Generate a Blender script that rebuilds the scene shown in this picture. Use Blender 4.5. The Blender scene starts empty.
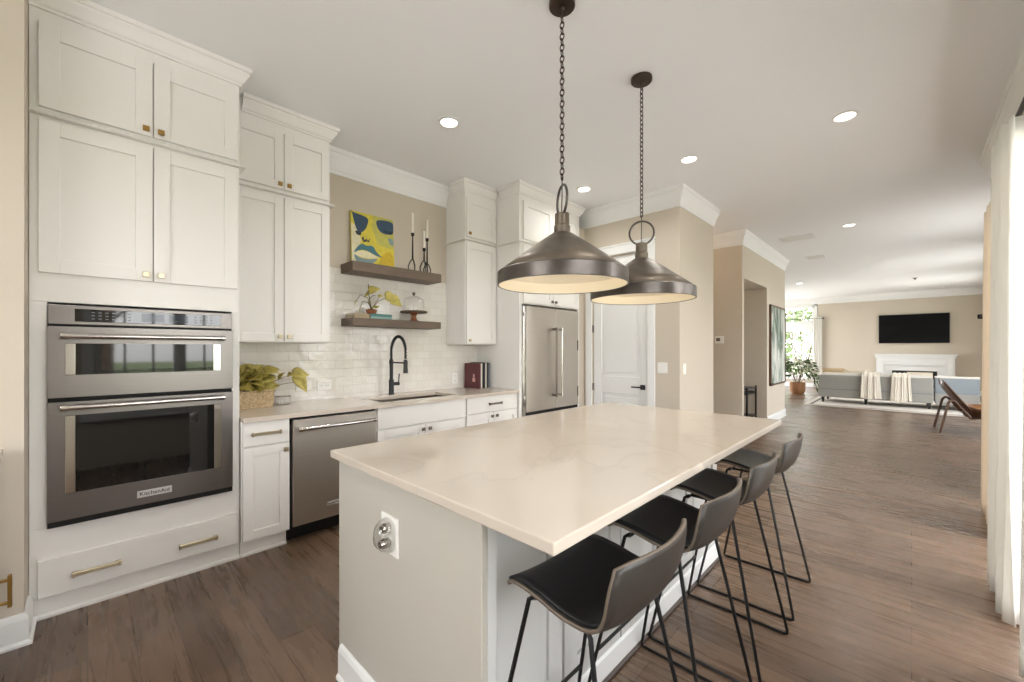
import bpy, bmesh, math, random
from mathutils import Vector, Matrix
random.seed(7)
C = bpy.context.scene.collection
SC = bpy.context.scene
PI = math.pi

# ---------------------------------------------------------------- camera
cam_d = bpy.data.cameras.new('camera')
cam = bpy.data.objects.new('camera', cam_d); C.objects.link(cam)
cam_d.sensor_width = 36.0
cam_d.lens = 36.0 * 411.8 / 1024
cam_d.shift_y = 8.2 / 1024
cam_d.clip_start = 0.02; cam_d.clip_end = 300
cam.location = (0, 0, 1.313)
cam.rotation_euler = (PI/2, 0, math.radians(44.14 - 90))
SC.camera = cam

# ---------------------------------------------------------------- sky and exposure
SC.view_settings.view_transform = 'Standard'
SC.view_settings.look = 'None'
SC.view_settings.gamma = 1
SC.view_settings.use_curve_mapping = False
SC.view_settings.exposure = 0.5
w = bpy.data.worlds.new('sky'); SC.world = w; w.use_nodes = True
nt = w.node_tree; nt.nodes.clear()
wo = nt.nodes.new('ShaderNodeOutputWorld'); bg = nt.nodes.new('ShaderNodeBackground')
tc = nt.nodes.new('ShaderNodeTexCoord'); sp = nt.nodes.new('ShaderNodeSeparateXYZ')
rp = nt.nodes.new('ShaderNodeValToRGB'); mr = nt.nodes.new('ShaderNodeMapRange')
nt.links.new(tc.outputs['Generated'], sp.inputs[0]); nt.links.new(sp.outputs['Z'], mr.inputs['Value'])
mr.inputs['From Min'].default_value = -1; mr.inputs['From Max'].default_value = 1
nt.links.new(mr.outputs[0], rp.inputs[0]); nt.links.new(rp.outputs[0], bg.inputs[0]); nt.links.new(bg.outputs[0], wo.inputs[0])
e = rp.color_ramp.elements
e[0].position = 0.45; e[0].color = (0.42, 0.40, 0.36, 1)
e[1].position = 0.53; e[1].color = (0.97, 0.98, 0.985, 1)
x = e.new(1.0); x.color = (0.88, 0.93, 1.0, 1)
SKY = 7.0
bg.inputs[1].default_value = SKY
CAN_W = 20.0      # recessed lights, watts
PEND_W = 0.9

# ---------------------------------------------------------------- helpers
def lin(c):
    return tuple(((v/255)/12.92 if v/255 <= .04045 else ((v/255+.055)/1.055)**2.4) for v in c) + (1,)

def mat(name, rgb, rough=.5, metal=0, bump=0, bscale=40, var=0, vscale=4, coat=0, emit=None, spec=None, stretch=None, sheen=0, trans=0, alpha=1):
    m = bpy.data.materials.new(name); m.use_nodes = True
    n = m.node_tree.nodes; L = m.node_tree.links; b = n['Principled BSDF']
    b.inputs['Base Color'].default_value = lin(rgb); b.inputs['Roughness'].default_value = rough
    b.inputs['Metallic'].default_value = metal; b.inputs['Coat Weight'].default_value = coat
    b.inputs['Sheen Weight'].default_value = sheen
    b.inputs['Transmission Weight'].default_value = trans
    if spec is not None: b.inputs['Specular IOR Level'].default_value = spec
    if emit: b.inputs['Emission Color'].default_value = lin(emit[0]); b.inputs['Emission Strength'].default_value = emit[1]
    t = n.new('ShaderNodeTexCoord'); mp = n.new('ShaderNodeMapping'); L.new(t.outputs['Object'], mp.inputs[0])
    if stretch: mp.inputs['Scale'].default_value = stretch
    if var:
        z = n.new('ShaderNodeTexNoise'); z.inputs['Scale'].default_value = vscale; z.inputs['Detail'].default_value = 5
        L.new(mp.outputs[0], z.inputs['Vector'])
        mx = n.new('ShaderNodeMix'); mx.data_type = 'RGBA'
        c = lin(rgb)
        mx.inputs[6].default_value = tuple(v*(1-var) for v in c[:3])+(1,); mx.inputs[7].default_value = tuple(min(1, v*(1+var)) for v in c[:3])+(1,)
        L.new(z.outputs['Fac'], mx.inputs[0]); L.new(mx.outputs[2], b.inputs['Base Color'])
    if bump:
        z = n.new('ShaderNodeTexNoise'); z.inputs['Scale'].default_value = bscale; z.inputs['Detail'].default_value = 3
        L.new(mp.outputs[0], z.inputs['Vector'])
        bp = n.new('ShaderNodeBump'); bp.inputs['Strength'].default_value = bump; bp.inputs['Distance'].default_value = .01
        L.new(z.outputs['Fac'], bp.inputs['Height']); L.new(bp.outputs[0], b.inputs['Normal'])
    return m

def glass(name, tint=(255, 255, 255), refl=1.0):
    m = bpy.data.materials.new(name); m.use_nodes = True
    n = m.node_tree.nodes; L = m.node_tree.links; n.clear()
    o = n.new('ShaderNodeOutputMaterial'); mx = n.new('ShaderNodeMixShader'); tr = n.new('ShaderNodeBsdfTransparent'); g = n.new('ShaderNodeBsdfGlossy'); f = n.new('ShaderNodeLayerWeight')
    tr.inputs[0].default_value = lin(tint); g.inputs['Roughness'].default_value = .02
    ml = n.new('ShaderNodeMath'); ml.operation = 'MULTIPLY_ADD'; ml.inputs[1].default_value = .8*refl; ml.inputs[2].default_value = .04*refl
    pw_ = n.new('ShaderNodeMath'); pw_.operation = 'POWER'; pw_.inputs[1].default_value = 4; L.new(f.outputs['Facing'], pw_.inputs[0])
    L.new(pw_.outputs[0], ml.inputs[0]); L.new(ml.outputs[0], mx.inputs[0]); L.new(tr.outputs[0], mx.inputs[1]); L.new(g.outputs[0], mx.inputs[2]); L.new(mx.outputs[0], o.inputs[0])
    return m

class MB:
    def __init__(s): s.v = []; s.f = []; s.sm = []; s.mi = []; s.cur = 0
    def add(s, vs, fs, smooth=False, T=None):
        o = len(s.v)
        for p in vs:
            p = Vector(p)
            if T: p = T @ p
            s.v.append(p)
        for f in fs: s.f.append([i+o for i in f]); s.sm.append(smooth); s.mi.append(s.cur)
        return s
    def m(s, i): s.cur = i; return s
    def box(s, x0, x1, y0, y1, z0, z1, T=None):
        x0, x1 = min(x0, x1), max(x0, x1); y0, y1 = min(y0, y1), max(y0, y1); z0, z1 = min(z0, z1), max(z0, z1)
        v = [(x, y, z) for z in (z0, z1) for y in (y0, y1) for x in (x0, x1)]
        return s.add(v, [(0, 2, 3, 1), (4, 5, 7, 6), (0, 1, 5, 4), (1, 3, 7, 5), (3, 2, 6, 7), (2, 0, 4, 6)], False, T)
    def lathe(s, prof, c=(0, 0, 0), seg=24, T=None, smooth=True, cap=True):
        v = []; f = []
        for r, z in prof:
            for i in range(seg):
                a = 2*PI*i/seg; v.append((c[0]+r*math.cos(a), c[1]+r*math.sin(a), c[2]+z))
        for j in range(len(prof)-1):
            for i in range(seg):
                k = (i+1) % seg; f.append((j*seg+i, j*seg+k, (j+1)*seg+k, (j+1)*seg+i))
        if cap:
            f.append(tuple(range(seg))[::-1]); f.append(tuple((len(prof)-1)*seg+i for i in range(seg)))
        return s.add(v, f, smooth, T)
    def tube(s, path, r, seg=8, closed=False, T=None, rads=None):
        P = [Vector(p) for p in path]; n = len(P); v = []; f = []; up = None
        for i, p in enumerate(P):
            a = P[(i-1) % n] if (closed or i > 0) else P[i]; b = P[(i+1) % n] if (closed or i < n-1) else P[i]
            t = (b-a).normalized()
            if up is None:
                up = Vector((0, 0, 1)) if abs(t.z) < .9 else Vector((1, 0, 0))
            sd = t.cross(up)
            if sd.length < 1e-4: sd = t.cross(Vector((0, 1, 0.3)))
            sd.normalize(); up = sd.cross(t).normalized()
            rr = rads[i] if rads else r
            for k in range(seg):
                A = 2*PI*k/seg; v.append(p + rr*(math.cos(A)*sd + math.sin(A)*up))
        for i in range(n if closed else n-1):
            j = (i+1) % n
            for k in range(seg):
                l = (k+1) % seg; f.append((i*seg+k, i*seg+l, j*seg+l, j*seg+k))
        if not closed: f.append(tuple(range(seg))[::-1]); f.append(tuple((n-1)*seg+k for k in range(seg)))
        return s.add(v, f, True, T)
    def prism(s, poly, h0, h1, ax='z', T=None):
        """poly in 2D, extruded along ax; for ax y poly is (x,z); for ax x poly is (y,z)"""
        def mk(p, h): return {'z': (p[0], p[1], h), 'y': (p[0], h, p[1]), 'x': (h, p[0], p[1])}[ax]
        n = len(poly); v = [mk(p, h0) for p in poly]+[mk(p, h1) for p in poly]
        f = [tuple(range(n)), tuple(range(n, 2*n))[::-1]]+[(i, (i+1) % n, n+(i+1) % n, n+i) for i in range(n)]
        return s.add(v, f, False, T)
    def sweep(s, prof, path, closed=False):
        """prof: (out, z) points; path: XY points; 'out' lies to the right of travel; mitred"""
        P = [Vector((p[0], p[1])) for p in path]; n = len(P); v = []; f = []; k = len(prof)
        for i in range(n):
            d1 = (P[i]-P[i-1]).normalized() if (i > 0 or closed) else None
            d2 = (P[(i+1) % n]-P[i]).normalized() if (i < n-1 or closed) else None
            n1 = Vector((d1.y, -d1.x)) if d1 else None; n2 = Vector((d2.y, -d2.x)) if d2 else None
            if n1 is None: m = n2
            elif n2 is None: m = n1
            else: m = (n1+n2)/(1+n1.dot(n2))
            for o, z in prof: v.append((P[i].x+m.x*o, P[i].y+m.y*o, z))
        for i in range(n if closed else n-1):
            j = (i+1) % n
            for q in range(k): r = (q+1) % k; f.append((i*k+q, i*k+r, j*k+r, j*k+q))
        if not closed: f.append(tuple(range(k))[::-1]); f.append(tuple((n-1)*k+q for q in range(k)))
        return s.add(v, f, False)
    def grid(s, fn, nu, nv, smooth=True, T=None, cu=False):
        v = [fn(i/nu, j/nv) for j in range(nv+1) for i in range(nu+1)]
        f = [(j*(nu+1)+i, j*(nu+1)+i+1, (j+1)*(nu+1)+i+1, (j+1)*(nu+1)+i) for j in range(nv) for i in range(nu)]
        return s.add(v, f, smooth, T)
    def ell(s, c, r, seg=14, T=None):
        prof = [(max(.001, math.sin(PI*i/8)), -math.cos(PI*i/8)) for i in range(9)]
        v = []; f = []
        for a, z in prof:
            for i in range(seg): A = 2*PI*i/seg; v.append((c[0]+r[0]*a*math.cos(A), c[1]+r[1]*a*math.sin(A), c[2]+r[2]*z))
        for j in range(8):
            for i in range(seg): k = (i+1) % seg; f.append((j*seg+i, j*seg+k, (j+1)*seg+k, (j+1)*seg+i))
        return s.add(v, f, True, T)

def world_loc(o):
    p = Vector((0, 0, 0))
    while o: p += o.location; o = o.parent
    return p

def build(mb, name, mats, parent=None, bevel=0, loc=None, local=False, solid=0, seg=2, sub=0):
    """link one mesh object. Vertices are given in world metres unless local=True"""
    me = bpy.data.meshes.new(name); o = bpy.data.objects.new(name, me); C.objects.link(o)
    off = Vector((0, 0, 0))
    if parent: o.parent = parent; off = Vector((0, 0, 0)) if local else world_loc(parent)
    if loc is not None: o.location = loc; off = off+Vector(loc) if not local else off
    me.from_pydata([tuple(p-off) for p in mb.v], [], mb.f)
    if not isinstance(mats, (list, tuple)): mats = [mats]
    for m_ in mats: me.materials.append(m_)
    for p, s_, i in zip(me.polygons, mb.sm, mb.mi): p.use_smooth = s_; p.material_index = i
    bm = bmesh.new(); bm.from_mesh(me); bmesh.ops.recalc_face_normals(bm, faces=bm.faces); bm.to_mesh(me); bm.free()
    if any(mb.sm): me.set_sharp_from_angle(angle=math.radians(32))
    if solid:
        q = o.modifiers.new('thickness', 'SOLIDIFY'); q.thickness = solid; q.offset = 0
    if bevel:
        q = o.modifiers.new('bevel', 'BEVEL'); q.width = bevel; q.segments = seg; q.limit_method = 'ANGLE'; q.angle_limit = math.radians(40)
    if sub:
        q = o.modifiers.new('subdivision', 'SUBSURF'); q.levels = sub; q.render_levels = sub
    return o

def tag(o, label, cat, group=None, kind=None):
    o['label'] = label; o['category'] = cat
    if group: o['group'] = group
    if kind: o['kind'] = kind
    return o
def thing(name, label, cat, loc=(0, 0, 0), group=None, rz=0):
    o = bpy.data.objects.new(name, None); C.objects.link(o); o.location = loc; o.rotation_euler = (0, 0, rz); o.empty_display_size = .1
    return tag(o, label, cat, group)
def struct(name, mb, m, bevel=0, loc=None):
    o = build(mb, name, m, bevel=bevel, loc=loc); o['kind'] = 'structure'; return o
def copy_tree(o, parent=None):
    c = o.copy(); C.objects.link(c)
    if parent: c.parent = parent
    for ch in list(o.children): copy_tree(ch, c)
    return c
def lamp(name, kind, loc, watts, color=(1, .93, .82), size=.05, spot=None, parent=None):
    d = bpy.data.lights.new(name, kind); d.energy = watts; d.color = color
    if kind in ('POINT', 'SPOT'): d.shadow_soft_size = size
    if kind == 'SPOT': d.spot_size = spot; d.spot_blend = .8
    o = bpy.data.objects.new(name, d); C.objects.link(o)
    if parent: o.parent = parent; o.location = Vector(loc)-world_loc(parent)
    else: o.location = loc
    return o
def text_mb(txt, size, depth, T):
    cu = bpy.data.curves.new('lettering', 'FONT'); cu.body = txt; cu.size = size; cu.extrude = depth; cu.align_x = 'CENTER'; cu.align_y = 'CENTER'
    to = bpy.data.objects.new('lettering', cu); C.objects.link(to)
    dg = bpy.context.evaluated_depsgraph_get(); me = bpy.data.meshes.new_from_object(to.evaluated_get(dg))
    mb = MB(); mb.add([v.co for v in me.vertices], [tuple(p.vertices) for p in me.polygons], False, T)
    bpy.data.objects.remove(to); bpy.data.curves.remove(cu); bpy.data.meshes.remove(me)
    return mb

# ---------------------------------------------------------------- materials
M = {}
M['white'] = mat('white_cabinet_paint', (236, 233, 228), .38, bump=.02, bscale=90)
M['trim'] = mat('white_trim_paint', (238, 238, 236), .4)
M['ceil'] = mat('ceiling_paint', (240, 240, 240), .8, bump=.03, bscale=150)
M['wall'] = mat('beige_wall_paint', (206, 195, 179), .7, bump=.03, bscale=150)
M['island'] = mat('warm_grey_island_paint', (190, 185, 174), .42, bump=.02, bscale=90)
M['islandside'] = mat('cool_shaded_panel_paint', (208, 208, 205), .42)  # stool side of the island: bluish grey shading put into the colour
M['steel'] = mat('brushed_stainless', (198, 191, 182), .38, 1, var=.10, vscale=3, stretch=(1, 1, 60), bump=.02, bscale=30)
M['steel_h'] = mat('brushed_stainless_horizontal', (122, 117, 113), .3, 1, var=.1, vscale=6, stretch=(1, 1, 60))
M['chrome'] = mat('polished_steel', (200, 196, 190), .14, 1)
M['badge'] = mat('pale_badge', (208, 206, 202), .35, .2)
M['nickel'] = mat('champagne_bronze', (200, 186, 158), .3, 1)
M['brass'] = mat('aged_brass', (176, 140, 80), .3, 1)
M['pewter'] = mat('dark_pewter', (120, 112, 102), .3, 1)
M['black'] = mat('matte_black', (26, 26, 27), .45)
M['blackgloss'] = mat('black_glass', (10, 11, 12), .04, coat=.5)
M['screen'] = mat('tv_screen', (4, 4, 5), .3, spec=.15)
M['dark'] = mat('dark_recess', (18, 17, 16), .8)
M['iron'] = mat('black_iron', (40, 37, 35), .45, .6)
M['plastic'] = mat('white_plastic', (240, 238, 232), .35)
M['rawsteel'] = mat('aged_raw_steel', (118, 108, 96), .42, .8, var=.5, vscale=9, bump=.06, bscale=20)
M['rawband'] = mat('dark_steel_band', (98, 92, 88), .34, .85, var=.5, vscale=9, bump=.05, bscale=20)
M['inner'] = mat('cream_enamel', (232, 222, 202), .5)
M['canopy'] = mat('bronze_canopy', (70, 58, 50), .45, .7)
M['shelf'] = mat('grey_brown_wood', (104, 88, 74), .55, var=.35, vscale=5, stretch=(1, 14, 14), bump=.1, bscale=20)
M['glass'] = glass('clear_glass')
M['shinyglass'] = glass('thick_clear_plastic', (240, 240, 238), 2.2)
M['pane'] = glass('window_glass')
M['sink'] = mat('sink_steel', (150, 138, 124), .3, 1)
M['rim'] = mat('pale_stool_edge', (112, 99, 86), .5)
M['shell'] = mat('grey_brown_stool_shell', (50, 45, 41), .4, var=.18, vscale=30, bump=.08, bscale=220)
M['lining'] = mat('dark_brown_leather', (50, 40, 34), .42, bump=.1, bscale=260)
M['pad'] = mat('black_leather', (22, 22, 24), .42, bump=.1, bscale=260)
M['legs'] = mat('black_powder_coat', (20, 20, 21), .4, .3)
M['curtain'] = mat('sheer_cream_curtain', (250, 244, 228), .8, trans=0)
M['curtain2'] = mat('warm_cream_curtain', (242, 222, 190), .8)
M['wicker'] = mat('woven_wicker', (188, 164, 128), .8, var=.7, vscale=75, bump=.8, bscale=70)
M['pot'] = mat('terracotta_basket', (176, 130, 92), .8, var=.3, vscale=30, bump=.4, bscale=60)
M['leafy'] = mat('variegated_leaf', (178, 164, 84), .45, var=.55, vscale=26)
M['leafg'] = mat('green_leaf', (64, 92, 44), .5, var=.5, vscale=14)
M['leafw'] = mat('white_flower', (236, 228, 214), .6)
M['stem'] = mat('brown_stem', (92, 74, 46), .6)
M['soil'] = mat('soil', (66, 46, 34), .9)
M['copper'] = mat('copper_brown_wood', (142, 84, 52), .4, var=.3, vscale=20)
M['teal'] = mat('teal_cloth', (88, 132, 128), .7)
M['paleteal'] = mat('pale_teal_cloth', (142, 172, 168), .7)
M['tanbook'] = mat('tan_cloth', (178, 160, 130), .7)
M['paper'] = mat('book_paper', (226, 216, 196), .8)
M['maroon'] = mat('maroon_cover', (92, 44, 48), .5)
M['bookblack'] = mat('black_cover', (34, 34, 36), .4)
M['bookgrey'] = mat('grey_cover', (120, 126, 132), .5)
M['bookwhite'] = mat('white_cover', (214, 208, 198), .5)
M['candle'] = mat('white_wax', (242, 236, 224), .5)
M['sofa'] = mat('grey_upholstery', (158, 156, 150), .85, var=.08, vscale=40, bump=.1, bscale=200)
M['sofab'] = mat('pale_upholstery', (226, 222, 214), .9)
M['cush'] = mat('cream_cushion', (226, 214, 194), .9, bump=.2, bscale=80)
M['tancush'] = mat('tan_cushion', (196, 172, 136), .9, bump=.2, bscale=80)
M['throw'] = mat('cream_knit_throw', (234, 226, 212), .95, bump=.6, bscale=60)
M['rug'] = mat('pale_rug', (214, 206, 196), .95, bump=.4, bscale=120)
M['rugb'] = mat('grey_rug_border', (120, 116, 112), .95)
M['walnut'] = mat('walnut_plywood', (88, 58, 38), .32, var=.35, vscale=6, stretch=(1, 12, 1))
M['tanleather'] = mat('tan_leather', (172, 122, 78), .5)
M['lens'] = mat('light_lens', (255, 250, 240), .5, emit=((255, 244, 226), 6))
M['darkwood'] = mat('dark_brown_shoe', (66, 50, 42), .45)
M['brick'] = mat('firebox_black', (30, 28, 27), .6)
M['bark'] = mat('bark', (92, 78, 64), .9, var=.3, vscale=10)
M['lawn'] = mat('lawn_green', (118, 130, 84), .95, var=.3, vscale=2)
M['leaftree'] = mat('spring_leaves', (120, 138, 92), .7, var=.4, vscale=3)
# canvas paints
for k, c in dict(pyel=(212, 196, 66), pyel2=(190, 184, 92), pblue=(48, 74, 98), pdark=(30, 42, 56), pteal=(64, 112, 122), pcream=(222, 214, 178), pgrey=(128, 148, 150), pgold=(200, 170, 40)).items():
    M[k] = mat('paint_'+k, c, .5, var=.22, vscale=26)

def floor_mat():
    m = bpy.data.materials.new('oak_plank_floor'); m.use_nodes = True
    n = m.node_tree.nodes; L = m.node_tree.links; b = n['Principled BSDF']
    t = n.new('ShaderNodeTexCoord'); s = n.new('ShaderNodeSeparateXYZ'); c = n.new('ShaderNodeCombineXYZ')
    L.new(t.outputs['Object'], s.inputs[0]); L.new(s.outputs['Y'], c.inputs['X']); L.new(s.outputs['X'], c.inputs['Y'])
    br = n.new('ShaderNodeTexBrick'); br.offset = .37; br.offset_frequency = 2; br.squash = 1
    for k, v in {'Scale': 1, 'Mortar Size': .0015, 'Mortar Smooth': .2, 'Bias': 0, 'Brick Width': 1.25, 'Row Height': .15}.items(): br.inputs[k].default_value = v
    br.inputs['Color1'].default_value = lin((124, 100, 81)); br.inputs['Color2'].default_value = lin((99, 79, 64)); br.inputs['Mortar'].default_value = lin((76, 58, 46))
    L.new(c.outputs[0], br.inputs['Vector'])
    mp = n.new('ShaderNodeMapping'); mp.inputs['Scale'].default_value = (1.6, 22, 1); L.new(c.outputs[0], mp.inputs[0])
    # shift the grain from plank to plank
    ns = n.new('ShaderNodeTexNoise'); ns.inputs['Scale'].default_value = 1.0; ns.inputs['Detail'].default_value = 6; ns.inputs['Roughness'].default_value = .65; ns.inputs['Distortion'].default_value = .5
    L.new(mp.outputs[0], ns.inputs['Vector'])
    r = n.new('ShaderNodeValToRGB'); r.color_ramp.elements[0].position = .3; r.color_ramp.elements[0].color = (.70, .70, .70, 1); r.color_ramp.elements[1].position = .72; r.color_ramp.elements[1].color = (1.16, 1.16, 1.16, 1)
    L.new(ns.outputs['Fac'], r.inputs[0])
    mx = n.new('ShaderNodeMix'); mx.data_type = 'RGBA'; mx.blend_type = 'MULTIPLY'; mx.inputs[0].default_value = 1
    L.new(br.outputs['Color'], mx.inputs[6]); L.new(r.outputs[0], mx.inputs[7]); L.new(mx.outputs[2], b.inputs['Base Color'])
    rr = n.new('ShaderNodeMapRange'); rr.inputs['To Min'].default_value = .2; rr.inputs['To Max'].default_value = .36; L.new(ns.outputs['Fac'], rr.inputs['Value']); L.new(rr.outputs[0], b.inputs['Roughness'])
    # hand-scraped waviness, grain and seams
    wv = n.new('ShaderNodeTexNoise'); wv.inputs['Scale'].default_value = 1; wv.inputs['Detail'].default_value = 2
    mp2 = n.new('ShaderNodeMapping'); mp2.inputs['Scale'].default_value = (5, 16, 1); L.new(c.outputs[0], mp2.inputs[0]); L.new(mp2.outputs[0], wv.inputs['Vector'])
    b1 = n.new('ShaderNodeBump'); b1.inputs['Strength'].default_value = .22; b1.inputs['Distance'].default_value = .012; L.new(wv.outputs['Fac'], b1.inputs['Height'])
    iv = n.new('ShaderNodeMath'); iv.operation = 'SUBTRACT'; iv.inputs[0].default_value = 1; L.new(br.outputs['Fac'], iv.inputs[1])
    b2 = n.new('ShaderNodeBump'); b2.inputs['Strength'].default_value = .5; b2.inputs['Distance'].default_value = .003; L.new(iv.outputs[0], b2.inputs['Height']); L.new(b1.outputs[0], b2.inputs['Normal'])
    L.new(b2.outputs[0], b.inputs['Normal'])
    return m
M['floor'] = floor_mat()

def tile_mat():
    m = bpy.data.materials.new('white_subway_tile'); m.use_nodes = True
    n = m.node_tree.nodes; L = m.node_tree.links; b = n['Principled BSDF']
    t = n.new('ShaderNodeTexCoord'); s = n.new('ShaderNodeSeparateXYZ'); c = n.new('ShaderNodeCombineXYZ')
    L.new(t.outputs['Object'], s.inputs[0]); L.new(s.outputs['X'], c.inputs['X']); L.new(s.outputs['Z'], c.inputs['Y'])
    br = n.new('ShaderNodeTexBrick'); br.offset = .5
    for k, v in {'Scale': 1, 'Mortar Size': .0022, 'Mortar Smooth': .3, 'Bias': 0, 'Brick Width': .152, 'Row Height': .076}.items(): br.inputs[k].default_value = v
    br.inputs['Color1'].default_value = lin((236, 232, 224)); br.inputs['Color2'].default_value = lin((230, 225, 216)); br.inputs['Mortar'].default_value = lin((222, 217, 208))
    L.new(c.outputs[0], br.inputs['Vector']); L.new(br.outputs['Color'], b.inputs['Base Color'])
    b.inputs['Roughness'].default_value = .09
    wv = n.new('ShaderNodeTexNoise'); wv.inputs['Scale'].default_value = 14; wv.inputs['Detail'].default_value = 1; L.new(c.outputs[0], wv.inputs['Vector'])
    b1 = n.new('ShaderNodeBump'); b1.inputs['Strength'].default_value = .28; b1.inputs['Distance'].default_value = .012; L.new(wv.outputs['Fac'], b1.inputs['Height'])
    iv = n.new('ShaderNodeMath'); iv.operation = 'SUBTRACT'; iv.inputs[0].default_value = 1; L.new(br.outputs['Fac'], iv.inputs[1])
    b2 = n.new('ShaderNodeBump'); b2.inputs['Strength'].default_value = .6; b2.inputs['Distance'].default_value = .003; L.new(iv.outputs[0], b2.inputs['Height']); L.new(b1.outputs[0], b2.inputs['Normal'])
    L.new(b2.outputs[0], b.inputs['Normal'])
    return m
M['tile'] = tile_mat()

def quartz_mat():
    m = bpy.data.materials.new('cream_quartz'); m.use_nodes = True
    n = m.node_tree.nodes; L = m.node_tree.links; b = n['Principled BSDF']
    t = n.new('ShaderNodeTexCoord')
    ns = n.new('ShaderNodeTexNoise'); ns.inputs['Scale'].default_value = 1.3; ns.inputs['Detail'].default_value = 7; ns.inputs['Distortion'].default_value = 1.2; L.new(t.outputs['Object'], ns.inputs['Vector'])
    r = n.new('ShaderNodeValToRGB'); q = r.color_ramp.elements
    q[0].position = .30; q[0].color = lin((203, 191, 177)); q[1].position = .72; q[1].color = lin((207, 195, 181))
    for p, c in ((.485, (203, 191, 177)), (.50, (199, 187, 173)), (.515, (204, 192, 178))): z = q.new(p); z.color = lin(c)
    L.new(ns.outputs['Fac'], r.inputs[0])
    L.new(r.outputs[0], b.inputs['Base Color']); b.inputs['Roughness'].default_value = .07
    return m
M['quartz'] = quartz_mat()

def art_mat():
    m = bpy.data.materials.new('green_abstract_paint'); m.use_nodes = True
    n = m.node_tree.nodes; L = m.node_tree.links; b = n['Principled BSDF']
    t = n.new('ShaderNodeTexCoord'); mp = n.new('ShaderNodeMapping'); mp.inputs['Scale'].default_value = (2.2, 1, .75); L.new(t.outputs['Object'], mp.inputs[0])
    ns = n.new('ShaderNodeTexNoise'); ns.inputs['Scale'].default_value = 1.6; ns.inputs['Detail'].default_value = 9; ns.inputs['Distortion'].default_value = .7; ns.inputs['Roughness'].default_value = .68; L.new(mp.outputs[0], ns.inputs['Vector'])
    r = n.new('ShaderNodeValToRGB'); q = r.color_ramp.elements
    q[0].position = .40; q[0].color = lin((38, 70, 54)); q[1].position = .60; q[1].color = lin((232, 230, 224))
    for p, c in ((.46, (72, 104, 84)), (.50, (168, 182, 172))): z = q.new(p); z.color = lin(c)
    L.new(ns.outputs['Fac'], r.inputs[0]); L.new(r.outputs[0], b.inputs['Base Color']); b.inputs['Roughness'].default_value = .3
    return m
M['art'] = art_mat()

# ================================================================ SETTING
CEIL = 3.07
YW = 3.655
struct('floor', MB().box(-2.2, 17.6, -1.6, 4.6, -.1, 0), M['floor'])
struct('ceiling', MB().box(-2.2, 17.6, -1.6, 4.6, CEIL, CEIL+.1), M['ceil'])
struct('wall_left', MB().box(-.2, 4.57, YW, YW+.12, 0, CEIL), M['wall'])
struct('wall_near_left', MB().box(-2.2, -.1975, 2.84, YW+.12, 0, CEIL), M['wall'])
struct('wall_near_unseen', MB().box(-2.32, -2.2, -.64, .3, 0, CEIL).box(-2.32, -2.2, 1.9, YW+.12, 0, CEIL).box(-2.32, -2.2, .3, 1.9, 0, .9).box(-2.32, -2.2, .3, 1.9, 2.4, CEIL), M['wall'])  # unseen wall, added to cut the light coming in from behind the camera
# pantry wall with door opening
b = MB().box(4.45, 4.57, 1.796, 2.155, 0, CEIL).box(4.45, 4.57, 2.905, YW, 0, CEIL).box(4.45, 4.57, 2.155, 2.905, 2.45, CEIL)
b.box(4.57, 5.5, 1.796, 1.916, 0, CEIL).box(5.38, 5.5, 1.916, 3.4, 0, CEIL)
struct('wall_pantry', b, M['wall'])
# hall wall: end face turned to the kitchen, and a long face with a cased passage
b = MB().box(6.75, 6.84, 1.8, 3.4, 0, CEIL).box(6.84, 8.205, 1.8, 2.75, 2.375, CEIL).box(8.205, 9.6, 1.8, 2.75, 0, CEIL).box(6.84, 8.205, 2.75, 2.87, 0, CEIL)
struct('wall_hall', b, M['wall'])
struct('wall_hall_end', MB().box(5.38, 6.84, 3.4, 3.52, 0, CEIL), M['wall'])
struct('wall_living_left', MB().box(9.5, 14.2, 4.5, 4.6, 0, CEIL).box(14.2, 16.6, 4.5, 4.6, 2.6, CEIL).box(16.6, 17.6, 4.5, 4.6, 0, CEIL).box(9.5, 9.6, 2.75, 4.5, 0, CEIL), M['wall'])  # unseen opening in this wall, added to let more daylight in
# tv wall with window opening
WY0, WY1 = 2.42, 3.62
b = MB().box(17.45, 17.57, -1.5, WY0, 0, CEIL).box(17.45, 17.57, WY1, 4.5, 0, CEIL).box(17.45, 17.57, WY0, WY1, 0, .32).box(17.45, 17.57, WY0, WY1, 2.80, CEIL)
struct('wall_living_back', b, M['wall'])
# kitchen right wall: window by the camera, patio door behind the curtains
b = MB().box(-2.2, .05, -.64, -.52, 0, CEIL).box(.05, 1.55, -.64, -.52, 0, .6).box(.05, 1.55, -.64, -.52, 2.45, CEIL).box(1.55, 2.5, -.64, -.52, 0, CEIL)
b.box(2.5, 5.4, -.64, -.52, 2.42, CEIL).box(5.4, 5.75, -.64, -.52, 0, CEIL).box(5.63, 5.75, -1.5, -.64, 0, CEIL)
struct('wall_right', b, M['wall'])
b = MB()
xs = [5.75, 7.2, 9.0, 10.6, 12.4, 14.0, 15.8, 17.57]
for i in range(7):
    if i % 2 == 0: b.box(xs[i], xs[i+1], -1.54, -1.42, 0, CEIL)
    else: b.box(xs[i], xs[i+1], -1.54, -1.42, 0, .25).box(xs[i], xs[i+1], -1.54, -1.42, 2.6, CEIL)
struct('wall_living_right', b, M['wall'])

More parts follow.
